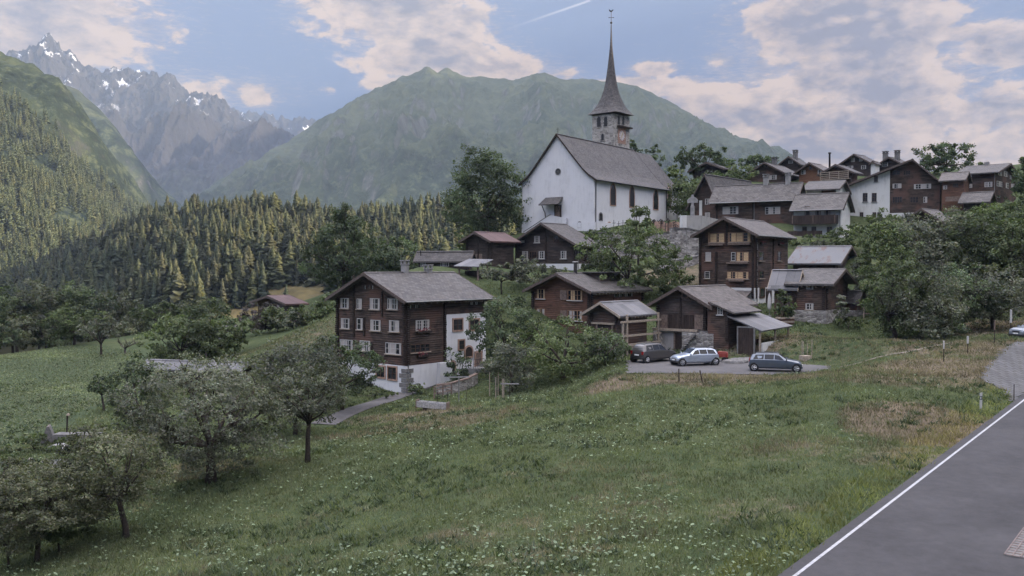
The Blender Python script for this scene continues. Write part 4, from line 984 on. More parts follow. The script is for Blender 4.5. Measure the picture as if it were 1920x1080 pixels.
# ================================================================== long house and its neighbours up the slope
Hh = House('log_house', 'long dark log house with three-pane white windows and two roof chimneys', 'house', (1487.5, 434, 138), 30, 1340, 1502, 367, 342, 'v', 'log_dark', 'slate', .8, .8)
for b in ((1354.5,387.5,1383.5,401.5),(1434,388,1462,401.5)): Hh.win('L', *b, 3, 'frame_white', 'c', mun=2, fill=.7)
Hh.joint('L', 1343.5, 372, 430, .3); Hh.joint('L', 1411, 374, 430, .25); Hh.joint('L', 1485, 372, 430, .3, d=.25)
Hh.pipe('L', 1413.5, 369, 420); Hh.gutter(-1); Hh.chimney(.40, .5, 1.0, .7); Hh.chimney(.12, .5, 1.1, .7)
H2 = House('log_house', 'gabled log house half hidden behind the long one, left of its roof', 'house', (1344, 425, 148), 40, 1300, 1420, 372, 327, 'u', 'log_dark', 'slate', 1.0, .9, rfrac=.0001 + .42)
for b in ((1321.5,372.5,1330.5,383.5),(1321.5,398.5,1330.5,411)): H2.win('L', *b, 2, 'frame_white', 'c', mun=1)
H2.block('white_pillar', 'L', (1311, 376, 1316, 407), 'white_old', .0, .1)
Ih = House('white_house', 'white plastered house with a brown timber balcony across its front', 'house', (1576, 446, 130), 32, 1487.5, 1593, 385.5, 361, 'v', 'white_old', 'slate', .7, .5, barge='timber_dark')
for b in ((1508,387,1518,404),(1528,387,1538,404),(1545.5,387,1556,404)): Ih.win('L', *b, 2, 'frame_brown', 'c', mun=1)
for b in ((1503.5,425,1512.5,438.5),(1521,425,1530,438),(1549.7,425,1559,438)): Ih.win('L', *b, 2, 'frame_brown', None, mun=1)
a0, a1, z0, z1 = Ih.rect('L', 1487, 404, 1570, 419)
bm = MB(); Ih.fbox('L', a0, a1, z0, z1, 1.05, 1.13, bm); Ih.fbox('L', a0, a1, z0 - .15, z0 - .002, .02, 1.2, bm); Ih.fbox('L', a0 - .08, a0, z0, z1, .02, 1.13, bm); bm.build('balcony', M['board_dark'], Ih.o)
for q in (a0 + .1, (a0 + a1) / 2, a1 - .2): Ih.fbox('L', q, q + .1, z0, z1 + .1, 1.135, 1.2).build('balcony_post', M['timber'], Ih.o)
tz = Ih.rect('L', 1487, 437, 1551, 452); Ih.fbox('L', tz[0] , tz[1], -2, tz[3] - .5, .1, 3.2).build('terrace', M['concrete'], Ih.o)
Ih.fbox('L', tz[0], tz[1], tz[3] - .49, tz[3] + .2, 3.0, 3.1).build('terrace_railing', M['board_dark'], Ih.o)
Ih.pipe('L', 1574, 389, 440); Ih.gutter(-1)
Jh = House('white_annex', 'low white annex under a slab roof behind the balcony house', 'house', (1567, 362, 146), 28, 1511, 1586, 351.5, 338, 'v', 'white_old', 'slate', .9, .7)
Jh.block('timber_front', 'L', (1539, 353, 1566, 362), 'log_dark', 0, .08)
Kh = House('village_house', 'large house, left half white plaster and right half dark log, broad gable', 'house', (1762, 415, 150), 27, 1588, 1800, 340, 299, 'u', 'log_dark', 'slate', 1.0, 1.0, rfrac=.29)
a0, a1, z0, z1 = Kh.rect('L', 1588, 345, 1667, 420)
zl = Kh.zr - .35; sl = (Kh.zr - Kh.ze) / (Kh.Lv * (1 - Kh.rfrac)); zat = lambda a: Kh.zr - (a - Kh.Lv * Kh.rfrac) * sl - .35
MB().prism([(a0, -3), (a0, zat(a0)), (a1 , zat(a1)), (a1, -3)], -.01, .12, lambda a, z, t: Kh.fpt('L', a, z, t)).build('plaster_wall', M['white_old'], Kh.o)
for b in ((1616.5,362,1625.5,378.5),(1633.5,362,1642.5,378.5),(1637.5,330.5,1644.5,341),(1611,398,1618,408),(1635,398,1642,408),(1644,398,1651,408)): Kh.win('L', *b, 2, 'frame_brown', None, 'concrete', off=-.12)
for b, n, c in (((1672,344.5,1688.5,353),2,'c'),((1712,345,1744,354),4,'c'),((1672,369,1690,380.5),4,None),((1705,369,1720.5,380),3,None),((1730,369,1737,380),1,'c'),((1671,320,1686,328),2,None),((1692,320,1705,328),3,None)): Kh.win('L', *b, n, 'frame_white' if c else 'frame_brown', c, mun=1)
Kh.base(397.5, 'white_old', d=.08)
Mh = House('log_house', 'dark three-storey log house at the right end of the upper row', 'house', (1864, 384, 150), 42, 1797, 1903, 321, 307, 'v', 'log_dark', 'slate', .7, .8, rfrac=.5)
for b, n in (((1798.5,325,1805.5,333),2),((1813,324,1820,332),2),((1803,343,1821,352.5),4),((1844,341,1858.5,350.5),4)): Mh.win('L', *b, n, 'frame_white', 'c', mun=1)
for b, n in (((1869,320,1876,329),2),((1879.5,321,1886,331),2),((1891,329,1894,336),1),((1866.5,340,1877,350),3),((1883.5,343,1888.5,353),1),((1893.5,345,1899,354),1)): Mh.win('R', *b, n, 'frame_white', 'c', mun=1)
for b in ((1867,366,1874,372),(1880,368,1886,374)): Mh.win('R', *b, 2, 'frame_brown', None, mun=0)
Mh.pipe('L', 1863, 323, 376); Mh.chimney(.55, .5, .5, .7, cap=False)
M2 = House('gallery_shed', 'low shed with sloping roof and timber gallery below the right-hand log house', 'shed', (1848, 384, 142), 40, 1806, 1858, 373, 359, 'v', 'log_black', 'slate', .7, .7)
M3 = House('link_house', 'timber-fronted link building with railing between two big dark houses', 'house', (1806, 392, 147), 35, 1764, 1815, 334, 322, 'v', 'log_red', 'slate_brown', .6, .4)
M3.win('L', 1761.5 + 5, 348, 1774, 355, 2, 'frame_white', 'c'); a0, a1, z0, z1 = M3.rect('L', 1773, 369, 1805, 378); M3.fbox('L', a0, a1, z0, z1, .8, .9).build('railing', M['timber'], M3.o)
M3.win('L', 1785, 344, 1795, 351, 3, 'frame_brown', None)
Nh = House('hut', 'small slab-roofed hut half sunk among the trees below the village', 'hut', (1765, 425, 128), 45, 1696, 1788, 411, 391, 'u', 'log_dark', 'slate_brown', .8, .8)
for nm, lb, c, th, l, r, e, rg, ax, wl_, rf, wins, ch in [
  ('log_house','dark log house under broad eaves just above the long house',(1470,345,176),38,1401,1500,322,304.5,'u','log_dark','slate',[((1438,328.5,1455,337),3,'c'),((1427,308.5,1431,314),1,None),((1434,308.5,1438,314),1,None)],[(.5,.5,.9)]),
  ('log_house','small dark gable peeking over the roofs with one square chimney',(1497,318,192),38,1463,1511,304,293.5,'u','log_black','slate_dark',[((1477,301,1485.5,306.5),2,'c')],[(.35,.35,1.0)]),
  ('log_house','orange-brown timber house in the middle of the upper roofs',(1541,343,174),42,1497,1556,317,305,'u','log_orange','slate_brown',[((1500.5,319,1509,327),2,'c'),((1532,318,1542,327),2,'c'),((1516,309,1520,318),1,None)],[]),
  ('log_house','grey log house with an open slatted balcony and black stovepipe',(1597,342,166),45,1541,1606,320,308.5,'u','log_dark','slate_dark',[],[]),
  ('log_house','highest dark gable on the skyline with two white windows',(1633,336,186),45,1573,1646,304,289,'u','log_black','slate_dark',[((1594.5,296,1601,303.5),1,'c'),((1609,294.5,1615.5,302.5),1,'c'),((1586,311,1598,316),2,'c'),((1613,310,1622,317),2,'c')],[]),
  ('log_house','dark gabled house with two round-topped chimneys right of the highest gable',(1690,330,184),45,1646,1704,305,294.5,'u','log_black','slate_dark',[((1652,305,1663,312),2,'c')],[(.1,.75,.8),(.3,.3,.9)]),
  ('barn','small dark barn alone among the trees right of the church',(1356,340,172),42,1299,1366,314,304.5,'u','log_black','slate_dark',[],[])]:
    h = House(nm, lb, 'barn' if nm == 'barn' else 'house', c, th, l, r, e, rg, ax, wl_, rf, .8, .8)
    for b, n, cu in wins: h.win('L', *b, n, 'frame_white' if cu else 'frame_brown', cu, mun=1)
    for a_, m_, hh in ch: h.chimney(a_, m_, hh, .8, 'stone_grey')
    if 'stovepipe' in lb:
        h.chimney(.3, .82, 2.4, .35, 'iron', pipe=True); a0, a1, z0, z1 = h.rect('L', 1541, 322, 1594, 334)
        rail = MB()
        for i in range(4): h.fbox('L', a0, a1, z0 + (z1 - z0) * i / 3.4, z0 + (z1 - z0) * i / 3.4 + .12, .9, .98, rail)
        for i in range(4): h.fbox('L', a0 + (a1 - a0 - .1) * i / 3, a0 + (a1 - a0 - .1) * i / 3 + .1, z0 - .2, z1, .985, 1.06, rail)
        h.fbox('L', a0, a1, z0 - .3, z0 - .18, .02, 1.06, rail); rail.build('balcony', M['timber_light'], h.o)
wc = House('white_annex', 'narrow white stair tower squeezed between the upper dark gables', 'house', (1641, 325, 178), 45, 1631, 1647, 305, 302, 'u', 'white_old', 'slate_dark', .3, .3)

# ================================================================== houses left of the church
Ph = House('chalet', 'brown chalet with white window sashes directly below the church gable', 'house', (1079.5, 506, 125), 38, 966, 1112, 453, 418, 'u', 'log_black', 'slate_dark', .9, 1.0)
Ph.base(494.5, 'white')
for b, n in (((1002,442.5,1012,455),1),((979.5,471,990,485),1),((1010.5,471,1021,485),1),((1051.7,470.5,1062,485),1)): Ph.win('L', *b, 2, 'frame_white', 'c', 'frame_white', mun=2)
Ph.win('L', 1038, 442, 1048, 454.5, 1, 'frame_brown', None, mun=1); Ph.win('L', 993, 472, 1006, 484, 3, 'frame_brown', None, mun=1)
for b in ((979,450.5,983.5,455),(1067.5,449.5,1073,454)): Ph.block('wall_lamp' if False else 'nesting_box', 'L', b, 'frame_white', .02, .25)
Ph.joint('L', 1024, 424, 492, .2); Ph.joint('L', 969, 460, 492, .28, d=.22); Ph.joint('L', 1076, 460, 492, .28, d=.22); Ph.pipe('R', 1083, 458, 505); Ph.gutter(-1); Ph.rafters(-1)
Qh = House('barn', 'tall dark hay barn with a dull red metal roof beside the chalet', 'barn', (919, 500, 124), 38, 874, 963, 447.5, 434.5, 'u', 'log_black', 'metal_red', .7, .8)
Qh.joint('L', 876, 452, 492, .28, d=.2); Qh.joint('L', 916, 452, 492, .28, d=.2); Qh.joint('R', 921, 452, 492, .28, d=.2); Qh.joint('L', 897, 440, 485, .2)
Qh.hole('L', 892, 476, 904, 486, 'hatch', 'timber')
Rh = House('low_house', 'long low dark house with slab roof behind the big log house', 'house', (876, 503, 117), 20, 785, 885, 484, 471, 'v', 'log_black', 'slate_dark', .35, .6)
for b in ((788.5,490,798,499.5),(826,490,842,499.5)): Rh.win('L', *b, 3, 'frame_white', 'c', mun=1, fill=.5)
Rh.chimney(.98, .2, .2, .1, 'iron', pipe=True)
Sa = House('open_shed', 'pale lean-to shed roof on posts in front of the red-roofed barn', 'shed', (897, 520, 112), 38, 860, 915, 500, 490, 'u', 'board_dark', 'metal_grey', .5, .5, bare=True)
zf = Sa.zpix(500, Sa.p0[1]); Sa.leanto('roof', [(-.5, -.4, zf), (Sa.Lu + .6, -.4, zf + .9), (Sa.Lu + .6, Sa.Lv + .4, zf + 1.0), (-.5, Sa.Lv + .4, zf + .1)], .1, 'metal_grey')
for q in ((0, 0), (0, Sa.Lv - .2), (Sa.Lu, 0), (Sa.Lu, Sa.Lv - .2)): MB().box(q[0] - .08, q[0] + .08, q[1], q[1] + .16, -2.5, zf + q[0] / Sa.Lu * .8 - .05).build('post', M['timber'], Sa.o)
MB().box(Sa.Lu * .5, Sa.Lu * .5 + .1, .2, Sa.Lv - .2, -2.5, zf - .5).build('back_wall', M['board_dark'], Sa.o)
# left barns
Tb = House('barn', 'old grey barn with a rust-red roof among bushes above the left bank', 'barn', (541, 612, 131), 48, 483, 562, 567, 554, 'u', 'log_grey', 'metal_red', .9, .9)
Ts = House('shed', 'small shed with pale roof edge hidden between fruit trees on the left', 'shed', (432, 645, 119), 50, 400, 441, 616, 602, 'u', 'log_black', 'slate', .7, .6); Ts.base(637, 'concrete')
Tf = House('flat_roof_shed', 'long flat blue-grey metal roofed shed behind the orchard trees', 'shed', (448, 742, 84), 14, 268, 470, 692, 679, 'v', 'board_dark', 'metal_grey', .4, .4, .12, barge='metal_grey')
# ================================================================== church
Ch = House('church', 'white church with steep grey roof and tall needle spire above the village', 'church', (1114, 435, 140), 36, 979.5, 1249.5, 332, 251, 'u', 'white', 'shingle', .55, .35, .22,
           prof=[(.45, .50), (.72, .79), (.88, .925), (1, 1)], barge='timber_dark', sink=4)
a, z = Ch.hit('L', 1046.3, 321.8)
def disc(r0, r1, d0, d1, n=20):
    mb = MB()
    for r, d in ((r0, d0), (r0, d1), (r1, d1), (r1, d0)): mb.v += [Ch.fpt('L', a + r * math.cos(k * 2 * math.pi / n), z + r * math.sin(k * 2 * math.pi / n), d) for k in range(n)]
    for i in range(4):
        j = (i + 1) % 4
        for k in range(n): mb.f.append((i * n + k, i * n + (k + 1) % n, j * n + (k + 1) % n, j * n + k))
    return mb
ow = disc(.42, .52, -.02, .07).build('rose_window', M['stone_grey'], Ch.o)
disc(.0, .43, -.02, .02).build('pane', M['glass'], ow)
tr = MB()
for k in range(4): tr.tube([Ch.fpt('L', a + .43 * math.cos(k * math.pi / 4), z + .43 * math.sin(k * math.pi / 4), .04), Ch.fpt('L', a - .43 * math.cos(k * math.pi / 4), z - .43 * math.sin(k * math.pi / 4), .04)], .025, 5)
tr.build('tracery', M['stone_grey'], ow)
for b in ((1144,345.5,1153.5,384.5),(1180,350.5,1188.5,388),(1224.5,357,1233,392.5)): Ch.hole('R', *b, 'lancet_window', 'glass', 2, 'stone_frame', .03)
Ch.hole('R', 1123.5, 400, 1128.5, 412.5, 'small_window', 'glass', 1, 'stone_grey'); Ch.hole('R', 1138.5, 417.5, 1145, 429, 'side_door', 'timber_dark', 1, 'stone_frame'); Ch.hole('L', 1084, 417, 1089, 426, 'small_window', 'glass', 1, 'stone_grey')
# plinth step round the nave
zp = Ch.hit('R', 1114, 416)[1]; MB().box(-.08, Ch.Lu + .08, -.14, Ch.Lv + .08, -4, zp).build('plinth', M['white'], Ch.o)
# door with canopy and stairs
Ch.hole('L', 1041.5, 386, 1051, 414, 'door', 'timber', 0, 'timber_dark', .05, -.02)
a0, zt = Ch.hit('L', 1019, 385); a1, _ = Ch.hit('L', 1056, 385); zc = Ch.hit('L', 1040, 372)[1]; lo, hi = sorted((a0, a1))
Ch.leanto('canopy', [Ch.fpt('L', lo, zt, 1.5), Ch.fpt('L', hi, zt, 1.5), Ch.fpt('L', hi - .4, zc + .2, .03), Ch.fpt('L', lo + .1, zc + .2, .03)], .14, 'slate_dark')
for q in (lo + .35, hi - .5): MB().tube([Ch.fpt('L', q, zt - 2.2, .08), Ch.fpt('L', q, zt - 1.2, .35), Ch.fpt('L', q, zt - .1, 1.2)], .08, 6).build('canopy_bracket', M['timber_dark'], Ch.o)
sd, sz = Ch.hit('L', 1046, 414); wl_, _ = Ch.hit('L', 984, 430)
MB().prism([(sd - 1.8, -3), (sd - 1.8, sz + .3), (sd + 1.2, sz + .9), (wl_, sz - 1.7), (wl_, -3)], .1, .45, lambda p, q, t: Ch.fpt('L', p, q, t)).build('stair_parapet', M['white'], Ch.o)
MB().prism([(sd + 1.2, sz + .9), (sd + 1.2, sz + 1.02), (wl_, sz - 1.58), (wl_, sz - 1.7)], .06, .49, lambda p, q, t: Ch.fpt('L', p, q, t)).build('parapet_coping', M['stone_grey'], Ch.o)
Ch.pipe('R', 1116, 335, 430, 'iron', .07); Ch.pipe('R', 1248, 352, 410, 'iron', .07); Ch.gutter(-1, 'iron')
fx = Ch.sw(Ch.Lv / 2, .1, Ch.zr); fc = MB(); fc.tube([fx, (fx[0], fx[1], fx[2] + 1.0)], .03, 5); fc.tube([(fx[0], fx[1] - .25, fx[2] + .75), (fx[0], fx[1] + .25, fx[2] + .75)], .03, 5); fc.build('gable_cross', M['iron'], Ch.o)
# choir with hipped end
ch0, ch1 = Ch.Lu, Ch.Lu + 8.0; yi0, yi1 = 1.7, Ch.Lv - 1.7; zew = Ch.ze - .1; ym = Ch.Lv / 2; zr2 = Ch.zr - .25
ap = [(ch0 - 1, yi0), (ch1, yi0), (ch1 + 3.2, ym - 2.1), (ch1 + 3.2, ym + 2.1), (ch1, yi1), (ch0 - 1, yi1)]
mb = MB(); n = len(ap); mb.v = [(x, y, -4) for x, y in ap] + [(x, y, zew) for x, y in ap]; mb.f = [tuple(range(n))[::-1], tuple(range(n, 2 * n))] + [(i, (i + 1) % n, n + (i + 1) % n, n + i) for i in range(n)]
mb.build('choir_wall', M['white'], Ch.o)
sc_ = lambda x, y: ((x if x < ch1 - .1 else x + .45), ym + (y - ym) * 1.08)
rp = [sc_(*q) for q in ap]; rp[0] = (ch0 - 1.2, rp[0][1]); rp[-1] = (ch0 - 1.2, rp[-1][1]); zo = zew - .15; rdg = [(ch0 - 1.2, ym, zr2), (ch1 - 1.2, ym, zr2)]
mb = MB(); mb.v = [(x, y, zo) for x, y in rp] + rdg; mb.f = [(0, 1, 7, 6), (1, 2, 7), (2, 3, 7), (3, 4, 7), (4, 5, 6, 7), (5, 4, 3, 2, 1, 0)]; mb.build('choir_roof', M['shingle'], Ch.o)
Cq = House.__new__(House); Cq.__dict__.update(Ch.__dict__); off = Ch.u * 0 + Ch.w * yi0; Cq.p0 = np.array([Ch.p0[0] + off[0], Ch.p0[1] + off[1], Ch.p0[2]])
def shifted(o, dx=0, dy=0):
    o.location = (dx, dy, 0); return o
w_ = House.hole(Cq, 'R', 1251.5, 351, 1256.5, 389, 'lancet_window', 'glass', 2, 'stone_frame', .03); w_.location = (0, yi0, 0)
MB().tube([(ch1 - .6, yi0 - .1, zew), (ch1 - .6, yi0 - .1, -2)], .07, 6).build('downspout', M['iron'], Ch.o)
bt = MB(); bt.prism([(0, -4), (0, zew - 1.0), (.5, zew - 1.4), (1.3, zew - 4.5), (1.5, -4)], -.4, .4, lambda p, q, t: (ch1 + 2.4 + p * .8, yi0 + 1.2 - p * .9 + t * .7, q)); bt.build('buttress', M['white'], Ch.o)
# ---- tower: own frame, parts of the church
Tw = House('tower', 'x', 'x', (1150, 300, 165), 40, 1110, 1179.5, 213, 150, bare=True)
ta, tb = Tw.Lu, Tw.Lv; z_top = Tw.zpix(212.5, 165); Mt = Tw.o
for k_ in ('label', 'category'): del Mt[k_]
MB().box(0, ta, 0, tb, -9, z_top).build('tower', M['stone_tower'], Mt)
tw_parent = Mt.children[0]
for f, b in (('L', (1119,219,1126,238)), ('L', (1132,219,1138.5,237)), ('R', (1157,218,1161,233)), ('R', (1165,218.5,1169.5,234)), ('L', (1127,251,1132,263))):
    o = Tw.hole(f, *b, 'belfry_window', 'iron', 1, 'stone', .03)
a0, a1, z0, z1 = Tw.rect('R', 1156.5, 236.5, 1181, 240); Tw.fbox('R', a0, a1, z0, z1 - .1, .01, .55).build('clock_canopy', M['timber_dark'], Mt)
ca, cz = Tw.hit('R', 1165, 254.5); cr = 1.02
def cring(r0, r1, d0, d1, n=28):
    mb = MB()
    for r, d in ((r0, d0), (r0, d1), (r1, d1), (r1, d0)): mb.v += [Tw.fpt('R', ca + r * math.cos(k * 2 * math.pi / n), cz + r * math.sin(k * 2 * math.pi / n), d) for k in range(n)]
    for i in range(4):
        j = (i + 1) % 4
        for k in range(n): mb.f.append((i * n + k, i * n + (k + 1) % n, j * n + (k + 1) % n, j * n + k))
    return mb
cm_ = MB(); Tw.fbox('R', ca - 1.25, ca + 1.25, cz - 1.45, cz + 1.45, .002, .03, cm_); cpan = cm_.build('clock_panel', M['stone_frame'], Mt)
ck = cring(.0, cr, .03, .05).build('clock_face', plain('clock_white', (.52, .47, .44), .8, .2), Mt)
cring(cr * .93, cr * 1.03, .05, .065).build('clock_ring', plain('clock_red', (.30, .12, .09), .8), Mt)
nm = MB()
for h in range(12):
    w2 = math.pi / 6 * h; c0 = Vector(Tw.fpt('R', ca + cr * .72 * math.sin(w2), cz + cr * .72 * math.cos(w2), .055)); c1 = Vector(Tw.fpt('R', ca + cr * .88 * math.sin(w2), cz + cr * .88 * math.cos(w2), .055)); nm.tube([c0, c1], .045, 5)
nm.build('numerals', M['iron'], Mt)
hd = MB()
for h, L in ((7.07 / 12, .5), (4 / 60, .8)):
    w2 = 2 * math.pi * h; hd.tube([Tw.fpt('R', ca, cz, .075), Tw.fpt('R', ca + cr * L * math.sin(w2), cz + cr * L * math.cos(w2), .075)], [.06, .03], 5)
hd.build('clock_hands', plain('gilt', (.45, .32, .10), .4, .5), Mt)
# spire: eight sided needle
cx, cy = ta / 2, tb / 2; sp = MB(); py_ = [216, 211, 204, 195, 181.5, 168, 155.6, 142, 129.6, 116, 103.7, 90, 77.8, 62, 46]; hw_ = [39, 34.5, 29.5, 24.8, 19.3, 15.2, 12.2, 9.8, 7.9, 6.1, 4.6, 3.1, 2.1, 1.4, .8]
dc = Tw.p0[1] + (Tw.u * ta / 2 + Tw.w * tb / 2)[1]; n = 8; b = 0; ring = []
for i, (py, hw) in enumerate(zip(py_, hw_)):
    r = hw * dc / FPX; z = Tw.zpix(py, dc); q = max(0, 1 - i / 5.)                     # square foot turning octagonal
    for k in range(n):
        w2 = math.pi / 4 * k
        ro = r * .90 * (1.0 if k % 2 == 0 else 1.0 + .27 * q) * (1 if k % 2 else 1 - .10 * q); sp.v.append((cx + ro * math.cos(w2), cy + ro * math.sin(w2), z))
m_ = len(py_)
for i in range(m_ - 1):
    for k in range(n): sp.f.append((i * n + k, i * n + (k + 1) % n, (i + 1) * n + (k + 1) % n, (i + 1) * n + k))
sp.f.append(tuple(range(n))[::-1]); sp.f.append(tuple((m_ - 1) * n + k for k in range(n)))
sp.build('spire', M['shingle'], Mt)
zt_ = Tw.zpix(46, dc); ft = MB(); ft.tube([(cx, cy, zt_ - .5), (cx, cy, zt_ + 2.3)], .05, 6); ft.lathe([(.03, 0), (.2, .12), (.22, .22), (.2, .32), (.03, .44)], 9, (cx, cy, zt_ + .1))
dr = Vector((math.sin(R(40)), -math.cos(R(40)), 0)) if False else Vector((.6, -.8, 0))
for s_ in (-1, 1): ft.tube([(cx, cy, zt_ + 1.25), (cx + s_ * dr.x * .5, cy + s_ * dr.y * .5, zt_ + 1.25)], [.04, .07], 5)
ft.build('finial_cross', M['iron'], Mt)
ck_ = MB(); base_z = zt_ + 2.25
prof = [(-.42,.32),(-.30,.10),(-.12,.0),(.10,.02),(.24,.16),(.36,.34),(.44,.32),(.36,.42),(.28,.48),(.18,.34),(.02,.26),(-.14,.28),(-.26,.44),(-.40,.46)]
ck_.prism(prof, -.03, .03, lambda p, q, t: (cx + dr.x * p - dr.y * t, cy + dr.y * p + dr.x * t, base_z + q)); ck_.build('weathercock', M['iron'], Mt)
# hang the tower's pieces under the church as parts
bpy.context.view_layer.update()
Mi = Ch.o.matrix_world.inverted()
for o in list(Mt.children):
    mw = Mt.matrix_world.copy(); o.parent = Ch.o; o.matrix_parent_inverse = Matrix.Identity(4); o.matrix_basis = Mi @ mw @ o.matrix_basis
bpy.data.objects.remove(Mt)
# ================================================================== trees
def rdir(n, rng):
    v = rng.normal(size=(n, 3)); return v / np.linalg.norm(v, axis=1)[:, None]
def leaf_cloud(centers, radii, per, size, rng, tones, center0, flat=1.0):
    """leaf-sized rhombs spread through clumps"""
    n = len(centers) * per
    c = np.repeat(centers, per, 0); r = np.repeat(radii, per)
    d = rdir(n, rng); q = rng.random(n) ** .45
    p = c + d * (q * r)[:, None] * np.array([1, 1, flat])
    out = p - center0; out /= np.linalg.norm(out, axis=1)[:, None] + 1e-6
    nr = rdir(n, rng) * .9 + out * .6 + np.array([0, 0, .45]); nr /= np.linalg.norm(nr, axis=1)[:, None]
    a = np.cross(nr, rdir(n, rng)); a /= np.linalg.norm(a, axis=1)[:, None] + 1e-6; b = np.cross(nr, a)
    s = size * (.6 + .8 * rng.random(n))[:, None]
    v = np.stack([p - a * s, p + b * s * .5, p + a * s, p - b * s * .5], 1).reshape(-1, 3)
    f = np.arange(n * 4).reshape(n, 4)
    t = np.repeat(tones, per, 0) * (.72 + .56 * rng.random((n, 1))); t = t * (1 + (rng.random((n, 3)) - .5) * .16)
    return v, f, np.repeat(t, 4, 0)
GREEN = np.array([.098, .120, .056]); OLIVE = np.array([.130, .136, .082]); DARK = np.array([.064, .082, .045]); GREY = np.array([.135, .142, .104]); LIME = np.array([.12, .14, .06]); PURP = np.array([.11, .092, .092])
def tree(name, label, px, d, top, hw, bot, tone=GREEN, nl=4200, size=.10, seed=0, lean=0, shape='round', cat='tree', group=None, bare=False, limbs=9, base_py=None, trunk=None, gap=1.0, dz=0, cpx=None, bark='bark', crown_name='crown', dead=0):
    nl0 = nl
    rng = np.random.default_rng(seed + 100); rnd = random.Random(seed)
    b = G(px, d, -.1 + dz); H = float(ray(px, top)[2] * d - b[2]); rx = hw / FPX * d; zb = float(ray(px, bot)[2] * d - b[2]); zb = max(zb, .15)
    root = thing(name, label, cat, b, 0, group)
    cc = np.array([((cpx if cpx else px) - px) / FPX * d, 0, (H + zb) / 2]); rz = (H - zb) / 2
    size = max(.058, 1.45 * d / 924) * (.9 if d > 130 else 1); nl = 0 if nl0 == 0 else int(np.clip((3.8 if d < 95 else 5.4) * 3.14 * rx * 1.2 * rz / size ** 2 * (.45 if bare else 1), 300, 32000))
    ncl = max(40, int(nl / 42)); per = max(8, int(nl / ncl))
    u = rdir(ncl * 3, rng)
    # uneven outline
    lob = np.array([fbm(*(q * 1.5 + seed * 3.1), .9, 3) for q in u]); rr = (.52 + .48 * rng.random(len(u)) ** .6) * (1 + .42 * lob)
    p = u * rr[:, None]
    if shape == 'tall': p[:, :2] *= (1 - .55 * np.clip((p[:, 2:3] + .1), 0, 1))
    if shape == 'dome': p[:, :2] *= np.clip(1.05 - .42 * np.clip(p[:, 2:3] + .1, 0, 1), 0, 1.05)
    if shape == 'cone': p[:, :2] *= np.clip(.62 - .55 * p[:, 2:3], .08, 1.1)
    if shape == 'spread': p[:, 2] = np.where(p[:, 2] < 0, p[:, 2] * .55, p[:, 2])
    if shape == 'bush': p[:, 2] = np.where(p[:, 2] < -.3, -.3 + (p[:, 2] + .3) * .4, p[:, 2]); 
    p = p[:ncl]; cen = cc + p * np.array([rx * 1.2, rx * 1.12, rz * 1.08])
    rad = min(rx, rz) * np.clip(1.12 / ncl ** .333, .13, .36) * (.6 + .75 * rng.random(ncl)) * gap
    cl = np.array([fbm(*(q * .9 + seed), .9, 3) for q in p])
    tones = tone * (1 + .7 * np.clip(cl, -.75, .9))[:, None] * np.array([1, 1, 1]) * (.7 + .6 * rng.random((ncl, 1)))
    # wood
    tr = trunk or max(.09, .028 * H); fork = max(.25 * H, min(zb + .25 * rz, .42 * H)) if not bare else .3 * H
    mb = MB(); lx = lean * fork
    tpts = [(0, 0, -.3), (lx * .15 + .03, 0, fork * .3), (lx * .6 - .02, .03, fork * .7), (lx, 0, fork)]
    mb.tube(tpts, [tr * 1.35, tr * 1.02, tr * .9, tr * .8], 8)
    order = rng.permutation(ncl)[:limbs]
    for k in order:
        e = cen[k]; m = np.array([lx, 0, fork]) * .55 + e * .45; m[2] += .10 * (H - fork) * (rnd.random() - .2); m[:2] += (rng.random(2) - .5) * rx * .2
        r0 = tr * (.36 + .25 * rnd.random())
        mb.tube([(lx, 0, fork - .05), tuple(np.array([lx, 0, fork]) * .8 + m * .2 + np.array([0, 0, .02 * H])), tuple(m), tuple(e)], [r0, r0 * .85, r0 * .6, r0 * .22], 6)
        for _ in range(3 if not bare else 6):
            a = m + (e - m) * rnd.random(); q = a + (rng.random(3) - np.array([.5, .5, .25])) * rx * (.5 if not bare else .62)
            mb.tube([tuple(a), tuple((a + q) / 2 + np.array([0, 0, .05 * rx])), tuple(q)], [r0 * .4, r0 * .25, r0 * .1], 4)
    mb.build('trunk', M[bark], root, smooth=True)
    if not bare or nl > 0:
        v, f, c = leaf_cloud(cen, rad, per, size, rng, tones, cc, .68)
        np_mesh(crown_name, v, f, M['leaf'], root, c)
    return root
def bush(label, px, d, top, hw, tone=GREEN, nl=1500, size=.1, seed=0, bot=None, dz=0, name='bush'):
    b = G(px, d); H = float(ray(px, top)[2] * d - b[2])
    return tree(name, label, px, d, top, hw, 2200, tone, nl, size, seed, 0, 'bush', 'bush', None, False, 6, None, .05, 1.25, dz, None, 'bark', 'foliage')

T = tree
